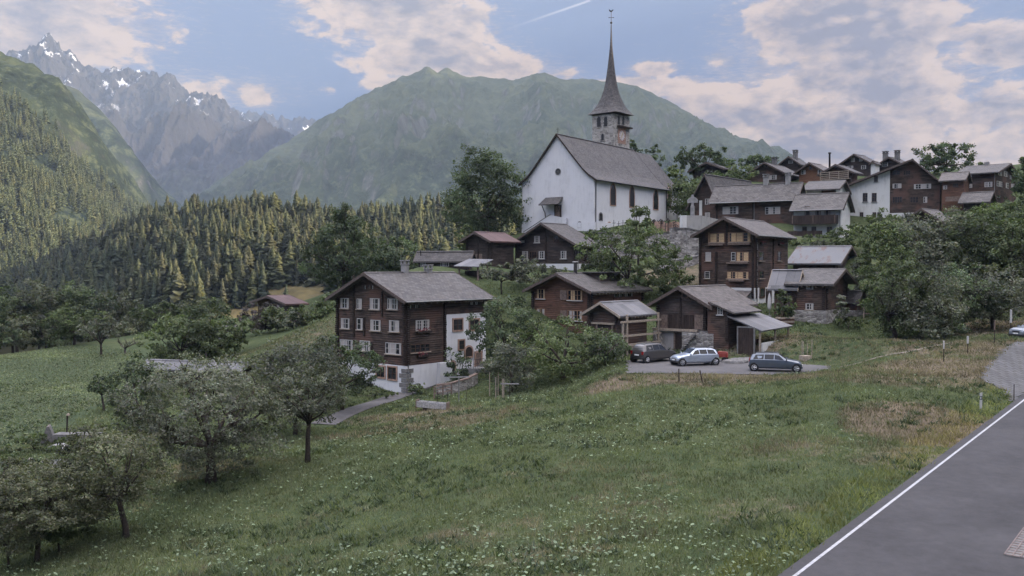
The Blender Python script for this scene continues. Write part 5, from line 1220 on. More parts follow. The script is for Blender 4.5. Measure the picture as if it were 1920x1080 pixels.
# orchard in front
T('apple_tree','apple tree with a slim leaning trunk low on the left of the meadow',232,43.5,796,88,958,OLIVE*.85,7800,.085,1,-.18,trunk=.15,cpx=212,limbs=14,gap=1.1)
T('apple_tree','largest old fruit tree, broad grey-green crown over a thick trunk',392,51.5,668,128,868,GREY*.95,12500,.09,2,.02,'round',trunk=.30,limbs=18,gap=1.15)
T('apple_tree','small fruit tree with a dark bent trunk right of the largest orchard tree',574,54,692,66,796,GREY*.8,4800,.09,3,.05,'spread',trunk=.15,limbs=11,cpx=562)
T('fruit_tree','dark-leaved fruit tree in front of the white basement corner',640,76.5,640,64,738,DARK*1.2,4200,.12,4,.02,trunk=.15,limbs=11)
T('fruit_tree','wide hazy grey-green tree between the orchard and the white basement',552,66,640,78,790,GREY*.8,6200,.11,5,0,trunk=.16,limbs=11,gap=1.2)
T('apple_tree','dense low apple tree filling the bottom left corner of the meadow',62,41.5,872,100,1010,OLIVE*.72,9000,.08,6,.1,'spread',trunk=.12,limbs=14,gap=1.1)
T('apple_tree','young apple tree at the very left edge of the meadow',-30,46,846,70,980,OLIVE*.8,5200,.08,7,0,trunk=.1,limbs=9)
T('fruit_tree','dark bushy tree left of the largest fruit tree, beside the crop field',256,66,676,48,800,DARK*1.05,4600,.11,8,0,trunk=.12,limbs=9)
T('fruit_tree','little dark crooked tree standing in the crop field edge',192,72.5,702,27,742,DARK*1.1,1100,.11,9,-.1,'spread',trunk=.09,limbs=7)
T('fruit_tree','round fruit tree on the far edge of the crop field',138,139,572,43,632,GREEN*.9,2400,.2,10,0,trunk=.2)
T('fruit_tree','thin-crowned tree with three bare rising stems by the crop field',188,127,592,40,640,GREY*.9,900,.18,11,0,'spread',trunk=.17,limbs=8,bare=True)
T('dead_tree','bare fruit tree with forked empty branches by the crop field',233,128.5,626,32,652,GREY,0,.1,12,0,'spread','tree',None,True,7,trunk=.16,bark='bark_grey')
T('fruit_tree','fruit tree on a straight trunk at the top of the green field strip',296,150,568,42,610,GREEN*.85,2000,.2,13,0,'spread',trunk=.2)
T('fruit_tree','broad fruit tree sprawling in front of the small shed',338,108,590,62,690,GREEN*1.0,4200,.16,14,0,trunk=.2,limbs=12)
T('fruit_tree','fruit tree hugging the pale shed roof, right of the sprawling one',392,111,600,45,680,GREEN*1.05,2600,.16,15,0,trunk=.16)
T('fruit_tree','slender-trunked fruit tree on the bank above the flat metal roof',439,112,592,37,645,GREEN*.95,2400,.16,16,0,trunk=.13)
T('broadleaf_tree','greyish purple sparse tree before the old grey barn',487,124,572,36,618,PURP,1500,.16,17,0,trunk=.1)
for i,(px,d,top,hw,tn,lb) in enumerate([(520,122,572,24,GREEN,'rounded bush at the foot of the old grey barn'),(549,120,585,30,GREY,'pale bush right of the old grey barn'),(585,119,572,36,GREEN*.9,'dark bush on the crest of the bank beside the big log house'),(612,118,556,24,GREEN,'taller bush touching the left eave of the big log house'),
  (500,92,668,60,GREEN*.85,'shrub thicket left of the big log house'),(580,88,655,50,GREY*.75,'hazy shrub beside the left wall of the big log house'),(330,90,688,52,OLIVE,'shrub growing over the flat metal roof end'),(430,78,700,55,OLIVE*.9,'round bush between flat metal roof and orchard'),
  (60,64,818,70,GREEN*.9,'leafy bushes along the upper kitchen garden edge'),(140,61,822,50,GREEN*.8,'low bushes in the middle of the kitchen garden'),(35,56,860,44,OLIVE*.9,'garden bush left of the grey bench'),(165,54,862,42,OLIVE*.8,'garden bush right of the grey bench'),(215,68,800,32,DARK,'dark hedge bush at the end of the kitchen garden'),
  (8,41,902,58,OLIVE*.85,'shrub filling the corner under the leftmost apple tree'),(104,42.5,930,46,GREEN*.85,'shrub at the foot of the dense low apple tree'),(158,45,905,34,OLIVE*.8,'shrub between the two front apple trees'),(60,48.5,872,44,GREEN*.8,'leafy shrub in front of the grey bench'),(118,51,866,34,OLIVE*.85,'thin shrub behind the slim leaning apple tree'),(-20,50,862,40,DARK*1.1,'dark shrub at the left edge behind the apple trees')]):
    bush(lb, px, d, top, hw, tn, int(1100 + hw * 28), .085 + d * .0006, 40 + i)
# around the houses
T('broadleaf_tree','tall dark tree rising behind the big log house roof',645,140,393,60,540,DARK*1.25,5200,.22,20,0,'tall',trunk=.35,limbs=10,gap=1.15)
T('broadleaf_tree','round dark tree left of the low dark house',745,134,456,48,530,DARK*1.25,3600,.2,21,0,trunk=.3,gap=1.1)
T('broadleaf_tree','huge domed tree beside the church gable',912,150,281,66,462,DARK*1.15,9000,.24,22,0,'dome',trunk=.5,limbs=12,gap=1.25)
T('spruce_bush','young conifer below the huge domed tree',877,133,422,20,470,GREEN,1100,.16,23,0,'cone',trunk=.12)
T('broadleaf_tree','small round tree on the lawn behind the big log house',940,107,496,37,532,GREY*.85,1700,.14,24,0,'spread',trunk=.09,limbs=8)
T('blossom_bush','pale flowering shrub under the chalet basement',1000,111,486,46,545,GREY*1.2,2200,.14,25,0,'bush',trunk=.06,crown_name='foliage',cat='bush')
bush('clipped round hedge on the terrace behind the big log house', 930, 101, 562, 34, GREY*.95, 2000, .1, 26)
T('broadleaf_tree','bright leafy tree between chalet and tall log house',1178,107,432,80,548,GREEN*1.15,6800,.17,27,0,trunk=.28,limbs=12,cpx=1184)
T('broadleaf_tree','slim pointed treetop in front of the church side wall',1197,112,384,22,450,GREEN*1.1,1700,.17,28,0,'tall',trunk=.16)
T('broadleaf_tree','young tree on the grass slope under the stone retaining wall',1258,109,505,30,555,GREEN*1.2,1200,.15,29,0,trunk=.07)
T('broadleaf_tree','big spreading tree in front of the reddish house',1056,82,604,84,716,GREEN*1.12,8200,.13,30,0,trunk=.22,limbs=14)
T('broadleaf_tree','dense dark tree right of the white masonry wall',950,87,562,57,690,DARK*1.35,6000,.13,31,0,trunk=.2,limbs=11)
T('broadleaf_tree','light grey-green bushy tree above the wooden stakes',960,79,640,42,728,GREY*1.15,3000,.11,32,0,trunk=.1)
bush('overgrown shrub between spreading tree and pickup', 1135, 81, 622, 42, DARK*1.25, 2400, .13, 33)
bush('small spiky shrub by the cellar door of the big log house', 858, 85.5, 656, 20, DARK*1.2, 900, .1, 34)
bush('shrub at the white base corner of the big log house', 780, 84.3, 718, 14, GREEN, 400, .1, 35)
bush('low plants along the white basement wall', 700, 83, 732, 40, GREEN*.9, 700, .1, 36)
bush('ivy shrub climbing beside the cabin wing', 1470, 97, 548, 16, GREEN*.9, 2200, .12, 37)
bush('flowering bush at the corner of the stone-based cabin', 1580, 95, 552, 11, GREY, 1200, .11, 38)
bush('low hedge in front of the cabin and the board shed', 1592, 94, 594, 26, GREEN*.8, 1500, .11, 39)
# right-hand thicket
RT = [(1682,86,462,52,628,'broad-leaved tree with a leaning trunk on the grassy bank',GREEN*.95,-.35),(1726,86.5,505,72,640,'bushy tree right of the leaning trunk tree',GREY*.85,.1),(1656,102,410,38,560,'tree between the white house and the tin-roofed barn',GREEN*1.05,0),
      (1712,106,414,64,560,'tall crown below the half-white village house',GREY*.95,0),(1790,106,402,62,570,'rounded crown in front of the sunken hut',GREY*.9,0),(1850,104,404,66,575,'wide crown under the right-hand log house',GREEN*.95,0),
      (1792,92,500,66,612,'lower bushy crown in the middle of the right thicket',DARK*1.4,0),(1862,92,500,62,605,'grey-green crown above the delineator posts',GREY*.85,0),(1912,100,408,56,600,'dense crown at the right picture edge above the parked car',GREEN*.85,0),
      (1925,100,480,50,600,'low spreading crown at the far right over the track',OLIVE*.8,0)]
for i,(px,d,top,hw,bot,lb,tn,ln) in enumerate(RT): T('broadleaf_tree','%s' % lb,px,d,top,hw,bot,tn*1.08,int(hw*78),.15,60+i,ln,trunk=.2,limbs=10,group=None,gap=1.15)
bush('undergrowth bush beneath the right thicket', 1770, 88, 590, 44, DARK*1.2, 1500, .13, 75); bush('pale bush on the slope below the balcony house', 1622, 108, 474, 20, GREY*1.15, 1500, .14, 76)
bush('leafy shrub on the slope under the long house', 1535, 128, 440, 30, GREEN*.9, 1500, .15, 79); bush('low shrub in front of the terrace, left part of the bank', 1502, 125, 447, 28, GREEN*.95, 1500, .15, 203); bush('low shrub at the right end of the bank under the terrace', 1548, 123, 450, 26, GREY*.9, 1500, .15, 204); bush('shrub covering the bank at the right picture edge', 1905, 134, 374, 42, GREEN*.9, 1500, .15, 205)
bush('bushes filling the slope below the half-white house', 1700, 130, 404, 44, GREY*.95, 1500, .15, 200); bush('bushes under the dark half of the broad-gabled house', 1790, 132, 398, 48, GREEN*.9, 1500, .15, 201); bush('shrubs below the gallery shed', 1860, 132, 384, 44, GREEN*.95, 1500, .15, 202)
bush('garden shrubs at the foot of the balcony house', 1585, 121, 428, 34, GREEN, 1600, .15, 77); bush('shrub beside the terrace of the balcony house', 1652, 126, 405, 40, GREEN*.95, 2000, .16, 78)
# skyline
T('broadleaf_tree','large airy tree behind the small dark barn right of the church',1314,178,271,46,332,DARK*1.3,3300,.24,80,0,trunk=.3)
T('broadleaf_tree','round dark treetop between church and upper houses',1424,188,288,28,340,DARK*1.4,1600,.24,81,0,trunk=.3)
T('broadleaf_tree','big round tree crowning the skyline above the half-white house',1771,192,268,44,330,DARK*1.3,3300,.25,82,0,trunk=.35,gap=1.05)
T('broadleaf_tree','treetop peeking over the church roof beside the spire',1214,186,277,22,330,DARK*1.4,1100,.24,83,0,trunk=.2)
T('broadleaf_tree','small tree leaning out behind the church tower',1186,182,262,9,300,DARK*1.4,420,.2,84,0,'tall',trunk=.15)
T('broadleaf_tree','light tree at the end of the church choir',1262,172,312,20,372,GREEN*1.15,1300,.22,85,0,trunk=.2)
T('broadleaf_tree','tree rising at the right end of the upper houses',1926,150,288,26,400,DARK*1.5,2800,.22,86,0,'tall',trunk=.3)
for i,(px,d,top,hw,tn,lb) in enumerate([(1290,160,338,36,GREEN*.9,'dark shrubbery between church choir and long house'),(1378,172,312,34,GREEN*1.1,'light green shrub under the lone dark barn'),(1335,164,330,30,DARK*1.3,'bushes in front of the lone dark barn'),(1150,139,428,40,DARK*1.1,'dark hedge along the churchyard wall'),(1305,152,372,16,DARK,'bush behind the stone cross'),(1110,136.5,432,22,DARK*1.1,'hedge bush at the church corner')]):
    bush(lb, px, d, top, hw, tn, int(700 + hw * 30), .17, 90 + i)
# deciduous belt beyond the crop field
BELT = [(-30,178,548,52),(22,184,560,48),(72,186,548,50),(120,190,545,46),(165,192,556,44),(212,194,560,46),(256,197,604,34),(300,196,598,40),(342,192,574,42),(384,186,572,44),(426,180,606,32),(30,160,598,42),(85,164,602,38),(-15,156,610,40),(240,172,612,30),(330,168,606,36),(440,160,616,28),(400,158,612,30)]
for i,(px,d,top,hw) in enumerate(BELT):
    T('broadleaf_tree','shaded broadleaf tree of the belt between crop field and conifer wood',px,d,top-8,hw,640 if i<11 else 650,[GREEN*.85,DARK*1.2,OLIVE*.7][i%3],int(1500+hw*28),.24,110+i,0,trunk=.25,limbs=6,group='broadleaf trees beyond the crop field',gap=1.2)

# ================================================================== conifers
def conifer_mesh(seed, h=1.0, whorls=15, nb=9, slim=.2, tone=(.060,.062,.030)):
    rng = np.random.default_rng(seed); v = []; f = []; c = []
    N = whorls * nb; gap = np.array([fbm(k * .37, seed * 1.7, 2.2, .9, 3) for k in range(40)])
    for q_ in range(N):
        t = ((q_ + rng.random()) / N) ** .86; z = .05 + .92 * t; a = q_ * 2.39996 + rng.random() * .8
        L = slim * (1 - t) ** .74 * (1 + .45 * gap[int(t * 11) * 3 + int(a * 3 / 6.2832) % 3]) + .010
        l = L * (.55 + .7 * rng.random()); dz = -(.25 + .55 * rng.random()) * l; wd = l * (.26 + .16 * rng.random()) + .006
        d = np.array([math.cos(a), math.sin(a), 0]); s = np.array([-math.sin(a), math.cos(a), 0]); o = np.array([0, 0, z]); b = len(v)
        m = o + d * l * .55 + np.array([0, 0, dz * .3 + .012]); v += [o + np.array([0, 0, .02]), m + s * wd - np.array([0, 0, .02]), o + d * l + np.array([0, 0, dz]), m - s * wd - np.array([0, 0, .02]), m + np.array([0, 0, -.05 - .05 * rng.random()])]
        f += [(b, b + 1, b + 2, b + 3), (b + 1, b + 4, b + 3, b + 2)]
        q = np.array(tone) * (.65 + .7 * rng.random()); c += [q * .9, q, q * 1.1, q, q * .85]
    b = len(v); v += [np.array([0, 0, 1.0]), np.array([.012, 0, .93]), np.array([-.006, .01, .93]), np.array([-.006, -.01, .93])]; f += [(b, b + 1, b + 2, b + 2), (b, b + 2, b + 3, b + 3), (b, b + 3, b + 1, b + 1)]; c += [np.array(tone)] * 4
    f = [q for q in f if len(set(q)) == 4] 
    return np.array(v), np.array(f), np.array(c)
TONES = [(.070,.080,.043),(.060,.074,.042),(.085,.088,.044),(.055,.069,.040),(.095,.105,.046),(.075,.080,.046)]
VAR = [conifer_mesh(200 + i, 1, [21,23,19,24,18,20,22,17,23,20][i], 9, [.225,.20,.25,.185,.265,.235,.21,.285,.195,.245][i], TONES[i % 6] if i < 6 else tuple(np.array(TONES[(i * 2) % 6]) * (.75 + .13 * (i - 6)))) for i in range(10)]
def surf_points(V, n, rng, tmin, tmax, px_lo=-1e9, px_hi=1e9, upow=1.0):
    """random points on a far slope grid (columns, rows)"""
    nx, nt = V.shape[0], V.shape[1]; nt1 = nt - 14
    i = rng.random(n) * (nx - 2); j = (tmin + (tmax - tmin) * rng.random(n) ** upow) * (nt1 - 1)
    a = i.astype(int); b = np.clip(j.astype(int), 0, nt - 2); fa = (i - a)[:, None]; fb = (j - b)[:, None]
    return (V[a, b] * (1 - fa) + V[a + 1, b] * fa) * (1 - fb) + (V[a, b + 1] * (1 - fa) + V[a + 1, b + 1] * fa) * fb
def pix(p):
    y = p[..., 1]; yc = CP * y - SP * p[..., 2]; zc = SP * y + CP * p[..., 2]
    return 960 + FPX * p[..., 0] / yc, 540 - FPX * zc / yc
rng = np.random.default_rng(77)
pts = surf_points(FHV, 7500, rng, .02, 1.06)
px_, py_2 = pix(pts)
# clearings of dry grass low on the slope
clear = np.zeros(len(pts), bool)
for cx_, cy_, rx_, ry_ in ((470,592,60,16),(560,558,72,22),(640,562,50,14),(245,640,26,14),(400,588,18,8),(700,520,20,6)):
    clear |= ((px_ - cx_) / rx_) ** 2 + ((py_2 - cy_) / ry_) ** 2 < 1
keep = ~clear & (px_ > -200) & (px_ < 1010); pts = pts[keep]; px_ = px_[keep]; py_2 = py_2[keep]
# thin out so that crowns stand apart
order = rng.permutation(len(pts)); cell = {}; sel = []
for k in order:
    key = (int(pts[k, 0] / 3.1), int(pts[k, 1] / 4.4))
    if key in cell: continue
    cell[key] = 1; sel.append(k)
pts = pts[sel]; px_ = px_[sel]; py_2 = py_2[sel]
hts = (10.5 + 9.5 * rng.random(len(pts)) ** 1.4) * (.8 + .35 * (vnoise(pts[:, 0], pts[:, 1], 30, 8)))
hts *= np.where(rng.random(len(pts)) < .12, .6, 1)
show = hts / pts[:, 1] * ((px_ > 5) & (px_ < 850)) * np.where((px_ > 590) & (px_ < 690), .3, 1) * np.where(px_ > 700, .8, 1) * np.where(py_2 > 590, .5, 1)
rank = np.argsort(-show); near, rest = rank[:290], rank[290:]
protos = []
for i, (v, f, c) in enumerate(VAR):
    r = thing('conifer', 'slender conifer standing in the sunlit wood on the ridge', 'tree', (0, 0, 0), 0, 'conifers of the wooded ridge')
    np_mesh('crown', v, f, M['needle'], r, c)
    MB().tube([(0, 0, -.06), (0, 0, .3), (0, 0, .93)], [.014, .011, .003], 5).build('trunk', M['bark'], r); protos.append([r, False])
for k in near:
    pr_ = protos[rng.integers(10)]; o = pr_[0] if not pr_[1] else copy_tree(pr_[0]); pr_[1] = True
    o.location = pts[k] - np.array([0, 0, .3]); s = hts[k]; wv = .85 + .5 * rng.random(); o.scale = (s * wv, s * wv, s); o.rotation_euler = (0, 0, rng.random() * 6.28)
def merged(name, P_, H_, variants, mat, rng, wmul=1.0, tonemul=1.0):
    vs, fs, cs = [], [], []; b = 0
    for p, h in zip(P_, H_):
        v, f, c = variants[rng.integers(len(variants))]; a = rng.random() * 6.28; w = h * (.85 + .5 * rng.random()) * wmul
        q = np.stack([(v[:, 0] * math.cos(a) - v[:, 1] * math.sin(a)) * w, (v[:, 0] * math.sin(a) + v[:, 1] * math.cos(a)) * w, v[:, 2] * h], 1) + p
        vs.append(q); fs.append(f + b); cs.append(c * (.75 + .5 * rng.random()) * tonemul); b += len(v)
    return tag(np_mesh(name, np.concatenate(vs), np.concatenate(fs), mat, None, np.concatenate(cs)), kind='stuff')
merged('forest', pts[rest] - np.array([0, 0, .3]), hts[rest], VAR, M['needle'], rng)
# far side: small conifers clothe the lower flank
LITE = [conifer_mesh(300 + i, 1, 7, 6, [.2,.17,.23][i], [(.10,.118,.055),(.125,.135,.06),(.085,.105,.052)][i]) for i in range(3)]
p2 = surf_points(LHV, 17000, rng, .05, .99); x2, y2 = pix(p2)
tl = np.interp(x2, [-200,0,60,150,280,420], [80,165,205,276,390,470]) + (vnoise(x2, y2, 22, 3) - .5) * 40
dens = np.clip((y2 - tl) / 45, 0, 1); dens = np.where((vnoise(x2, y2, 34, 12) > .78) & (y2 < 420), .05, dens)
for cx_, cy_, rx_, ry_ in ((75,312,30,16),(100,335,20,10),(68,388,12,10),(130,420,36,34),(20,345,10,8)): dens = np.where(((x2 - cx_) / rx_) ** 2 + ((y2 - cy_) / ry_) ** 2 < 1, .03, dens)
kp = (rng.random(len(p2)) < dens) & (y2 > np.interp(x2, [-200, 0, 60, 130, 290], [90, 150, 180, 240, 400])) & (x2 > -220) & (x2 < 400); p2 = p2[kp]
h2 = (12 + 9 * rng.random(len(p2)))
merged('forest', p2 - np.array([0, 0, 1.0]), h2, LITE, M['needle'], rng, 1.1)
# ================================================================== grass, flowers, crop
rng = np.random.default_rng(99)
FOOT = []                                   # ground plans to keep free of grass
for o in COL.objects:
    if o.parent is None and o.get('category') in ('house', 'barn', 'shed', 'cabin', 'granary', 'chalet', 'church', 'porch', 'hut'):
        bb = [ch for ch in o.children if ch.name.split('.')[0] == 'wall']
        if bb:
            xs = [c[0] for c in bb[0].bound_box]; ys = [c[1] for c in bb[0].bound_box]; R_ = Matrix.Rotation(o.rotation_euler[2], 3, 'Z'); L_ = o.location
            FOOT.append([tuple((R_ @ Vector((x, y, 0)) + L_)[:2]) for x, y in ((min(xs), min(ys)), (max(xs), min(ys)), (max(xs), max(ys)), (min(xs), max(ys)))])
def free(x, y, pad=True):
    s, p = road_sp(x, y); ok = ~((p > -.55) & (p < 9))
    ok &= ~inside(LOTP, x, y); ok &= ~inside(np.array(PAVE), x, y)
    for f in FOOT: ok &= ~inside(f, x, y)
    for c, w in ((PATH1C, 1.35), (TRACKC, .5)):
        d = np.full(len(x), 9e9)
        for q in c[::2]: d = np.minimum(d, np.hypot(x - q[0], y - q[1]))
        ok &= d > w
    return ok
def scatter(n, d0, d1, lo=-260, hi=2180):
    px = lo + (hi - lo) * rng.random(n); d = d0 + (d1 - d0) * rng.random(n); x = (px - 960) / FPX * d; ok = free(x, d)
    x, y = x[ok], d[ok]; return np.stack([x, y, gz(x, y)], 1)
def blades(name, p, nb, h, wd, tone, spread, lean=.5):
    n = len(p); c = np.repeat(p, nb, 0); m = n * nb; a = rng.random(m) * 6.283
    r = np.repeat(spread, nb) * np.sqrt(rng.random(m)); c = c + np.stack([np.cos(a) * r, np.sin(a) * r, np.zeros(m)], 1)
    b = rng.random(m) * 6.283; hh = np.repeat(h, nb) * (.5 + .8 * rng.random(m)); s = np.stack([np.cos(b), np.sin(b), np.zeros(m)], 1); w = (np.repeat(wd, nb) * (.6 + .8 * rng.random(m)))[:, None]
    k = rng.normal(size=(m, 2)) * lean * hh[:, None]; tip = c + np.stack([k[:, 0], k[:, 1], hh], 1)
    v = np.stack([c - s * w - [0, 0, .02], c + s * w - [0, 0, .02], tip], 1).reshape(-1, 3); f = np.arange(m * 3).reshape(m, 3)
    t = np.repeat(tone, nb, 0) * (.65 + .7 * rng.random((m, 1))); return v, f, np.repeat(t, 3, 0)
def tones(p, wet, straw, extra=0):
    dr = np.clip(sample(dry, p[:, 0], p[:, 1]) + (vnoise(p[:, 0], p[:, 1], .9, 21) - .5) * 1.2 + (vnoise(p[:, 0], p[:, 1], 5, 22) - .5) * .55 - .10 + extra, 0, 1)
    dr = np.clip((dr - .22) / .5, 0, 1)[:, None]; k = (.5 + .6 * vnoise(p[:, 0], p[:, 1], 2.0, 23) + .45 * vnoise(p[:, 0], p[:, 1], .7, 24))[:, None]
    return (np.array(wet) * (1 - dr) + np.array(straw) * dr) * k
# short meadow grass
p = scatter(100000, 24, 112)
h = .06 + .11 * vnoise(p[:, 0], p[:, 1], 2.2, 31) + .06 * rng.random(len(p)); s_, pr_ = road_sp(p[:, 0], p[:, 1])
edge = (pr_ > -2.4) & (pr_ < -.4) & (s_ < 60); h = np.where(edge, h * 1.5, h)
fld = sample(field, p[:, 0], p[:, 1]) > .5; p, h, edge = p[~fld], h[~fld], edge[~fld]
tn = tones(p, (.134, .150, .076), (.195, .168, .115)); tn = np.where(edge[:, None], tn * np.array([1.25, 1.2, .9]), tn)
wd = .011 + p[:, 1] * .00028
v, f, c = blades('grass', p, 6, h, wd, tn, .16 + p[:, 1] * .004)
tag(np_mesh('grass', v, f, M['grass'], None, c), kind='stuff')
# dark broad-leaved weeds in tufts
p = scatter(16000, 25, 105); k = vnoise(p[:, 0], p[:, 1], 3.0, 41) + .6 * vnoise(p[:, 0], p[:, 1], 11, 42); p = p[k > .92]
tn = np.array([.058, .078, .040]) * (.7 + .7 * rng.random((len(p), 1))); v, f, c = blades('weeds', p, 9, .12 + .16 * rng.random(len(p)), .03 + p[:, 1] * .0004, tn, .16 + .12 * rng.random(len(p)), .9)
tag(np_mesh('weeds', v, f, M['grass'], None, c), kind='stuff')
# tall dry grass on banks, along the car park and by the road
p = scatter(26000, 45, 112); w_ = sample(dry, p[:, 0], p[:, 1]); p = p[(w_ > .35) & (rng.random(len(p)) < .8)]
tn = tones(p, (.10, .105, .06), (.175, .142, .10), .3); v, f, c = blades('dry_grass', p, 7, .13 + .22 * rng.random(len(p)), .016 + p[:, 1] * .0002, tn, .28 + 0 * p[:, 0], .4)
tag(np_mesh('dry_grass', v, f, M['grass'], None, c), kind='stuff')
# white umbels
p = scatter(30000, 24, 90); k = vnoise(p[:, 0], p[:, 1], 5.5, 51) * .7 + vnoise(p[:, 0], p[:, 1], 16, 52) * .6 + .3 * vnoise(p[:, 0], p[:, 1], 1.7, 53) - .5 * sample(dry, p[:, 0], p[:, 1]); p = p[(k > .72) & (sample(field, p[:, 0], p[:, 1]) < .4)]
n = len(p); r = (.03 + .055 * rng.random(n) ** 2); z = p[:, 2] + .10 + .16 * rng.random(n); A = np.arange(6) * math.pi / 3; tilt = rng.normal(size=(n, 2)) * .25
ring = np.stack([np.cos(A), np.sin(A)], 1)[None] * r[:, None, None] * (.7 + .5 * rng.random((n, 6, 1)))
v = np.concatenate([p[:, None, :2] + ring, (z[:, None] + (ring * tilt[:, None]).sum(-1))[..., None]], -1).reshape(-1, 3)
f = np.arange(n * 6).reshape(n, 6); c = np.repeat(np.array([.20, .25, .155]) * (.55 + .75 * rng.random((n, 1))), 6, 0)
tag(np_mesh('flowers', v, f, M['grass'], None, c), kind='stuff')
# leafy crop on the left field: low plants in rows
fx0, fy0 = FIELD.min(0); fx1, fy1 = FIELD.max(0); X, Y = np.meshgrid(np.arange(fx0, fx1, .5), np.arange(fy0, fy1, .5)); q = np.stack([X.ravel(), Y.ravel()], 1); q += rng.normal(size=q.shape) * .13
q = q[inside(FIELD, q[:, 0], q[:, 1])]; q = q[(q[:, 0] / q[:, 1] > -.64)]
pc = np.stack([q[:, 0], q[:, 1], gz(q[:, 0], q[:, 1])], 1); m = len(pc)
rad = np.full(m, .24) * (.7 + .6 * rng.random(m)); tn = np.array([.168, .190, .105]) * (.6 + .6 * vnoise(pc[:, 0], pc[:, 1], 6, 61))[:, None] * (.7 + .6 * rng.random((m, 1)))
v, f, c = leaf_cloud(pc + np.array([0, 0, .16]), rad, 11, .075, rng, tn, np.array([0, 0, -500.]), .5)
tag(np_mesh('crop', v, f, M['leaf'], None, c), kind='stuff')
# ================================================================== cars
def paint(name, c, met=.5):
    m, t, b = new_mat(name); co = t.node('ShaderNodeTexCoord').outputs['Object']
    n = t.noise(co, 3, 4); t.put(b.inputs['Base Color'], t.ramp(n, [(.3, tuple(x * .9 for x in c)), (.7, c)]))
    b.inputs['Metallic'].default_value = met; b.inputs['Roughness'].default_value = .3; b.inputs['Coat Weight'].default_value = .6; b.inputs['Coat Roughness'].default_value = .08; b.inputs['Specular IOR Level'].default_value = .5
    return m
M['car_glass'] = plain('car_glass', (.012, .013, .015), .12, .25, 0, .1); M['tyre'] = plain('tyre', (.018, .018, .018), .85, .2); M['rim'] = plain('rim', (.42, .42, .43), .35, .5, .6, .1)
M['lamp'] = plain('lamp', (.62, .64, .66), .12, .6, .2, .05); M['tail'] = plain('tail_lamp', (.25, .02, .02), .2, .5, 0, .1); M['plate'] = plain('plate', (.7, .7, .68), .5); M['trim'] = plain('trim', (.03, .03, .032), .5, .4)
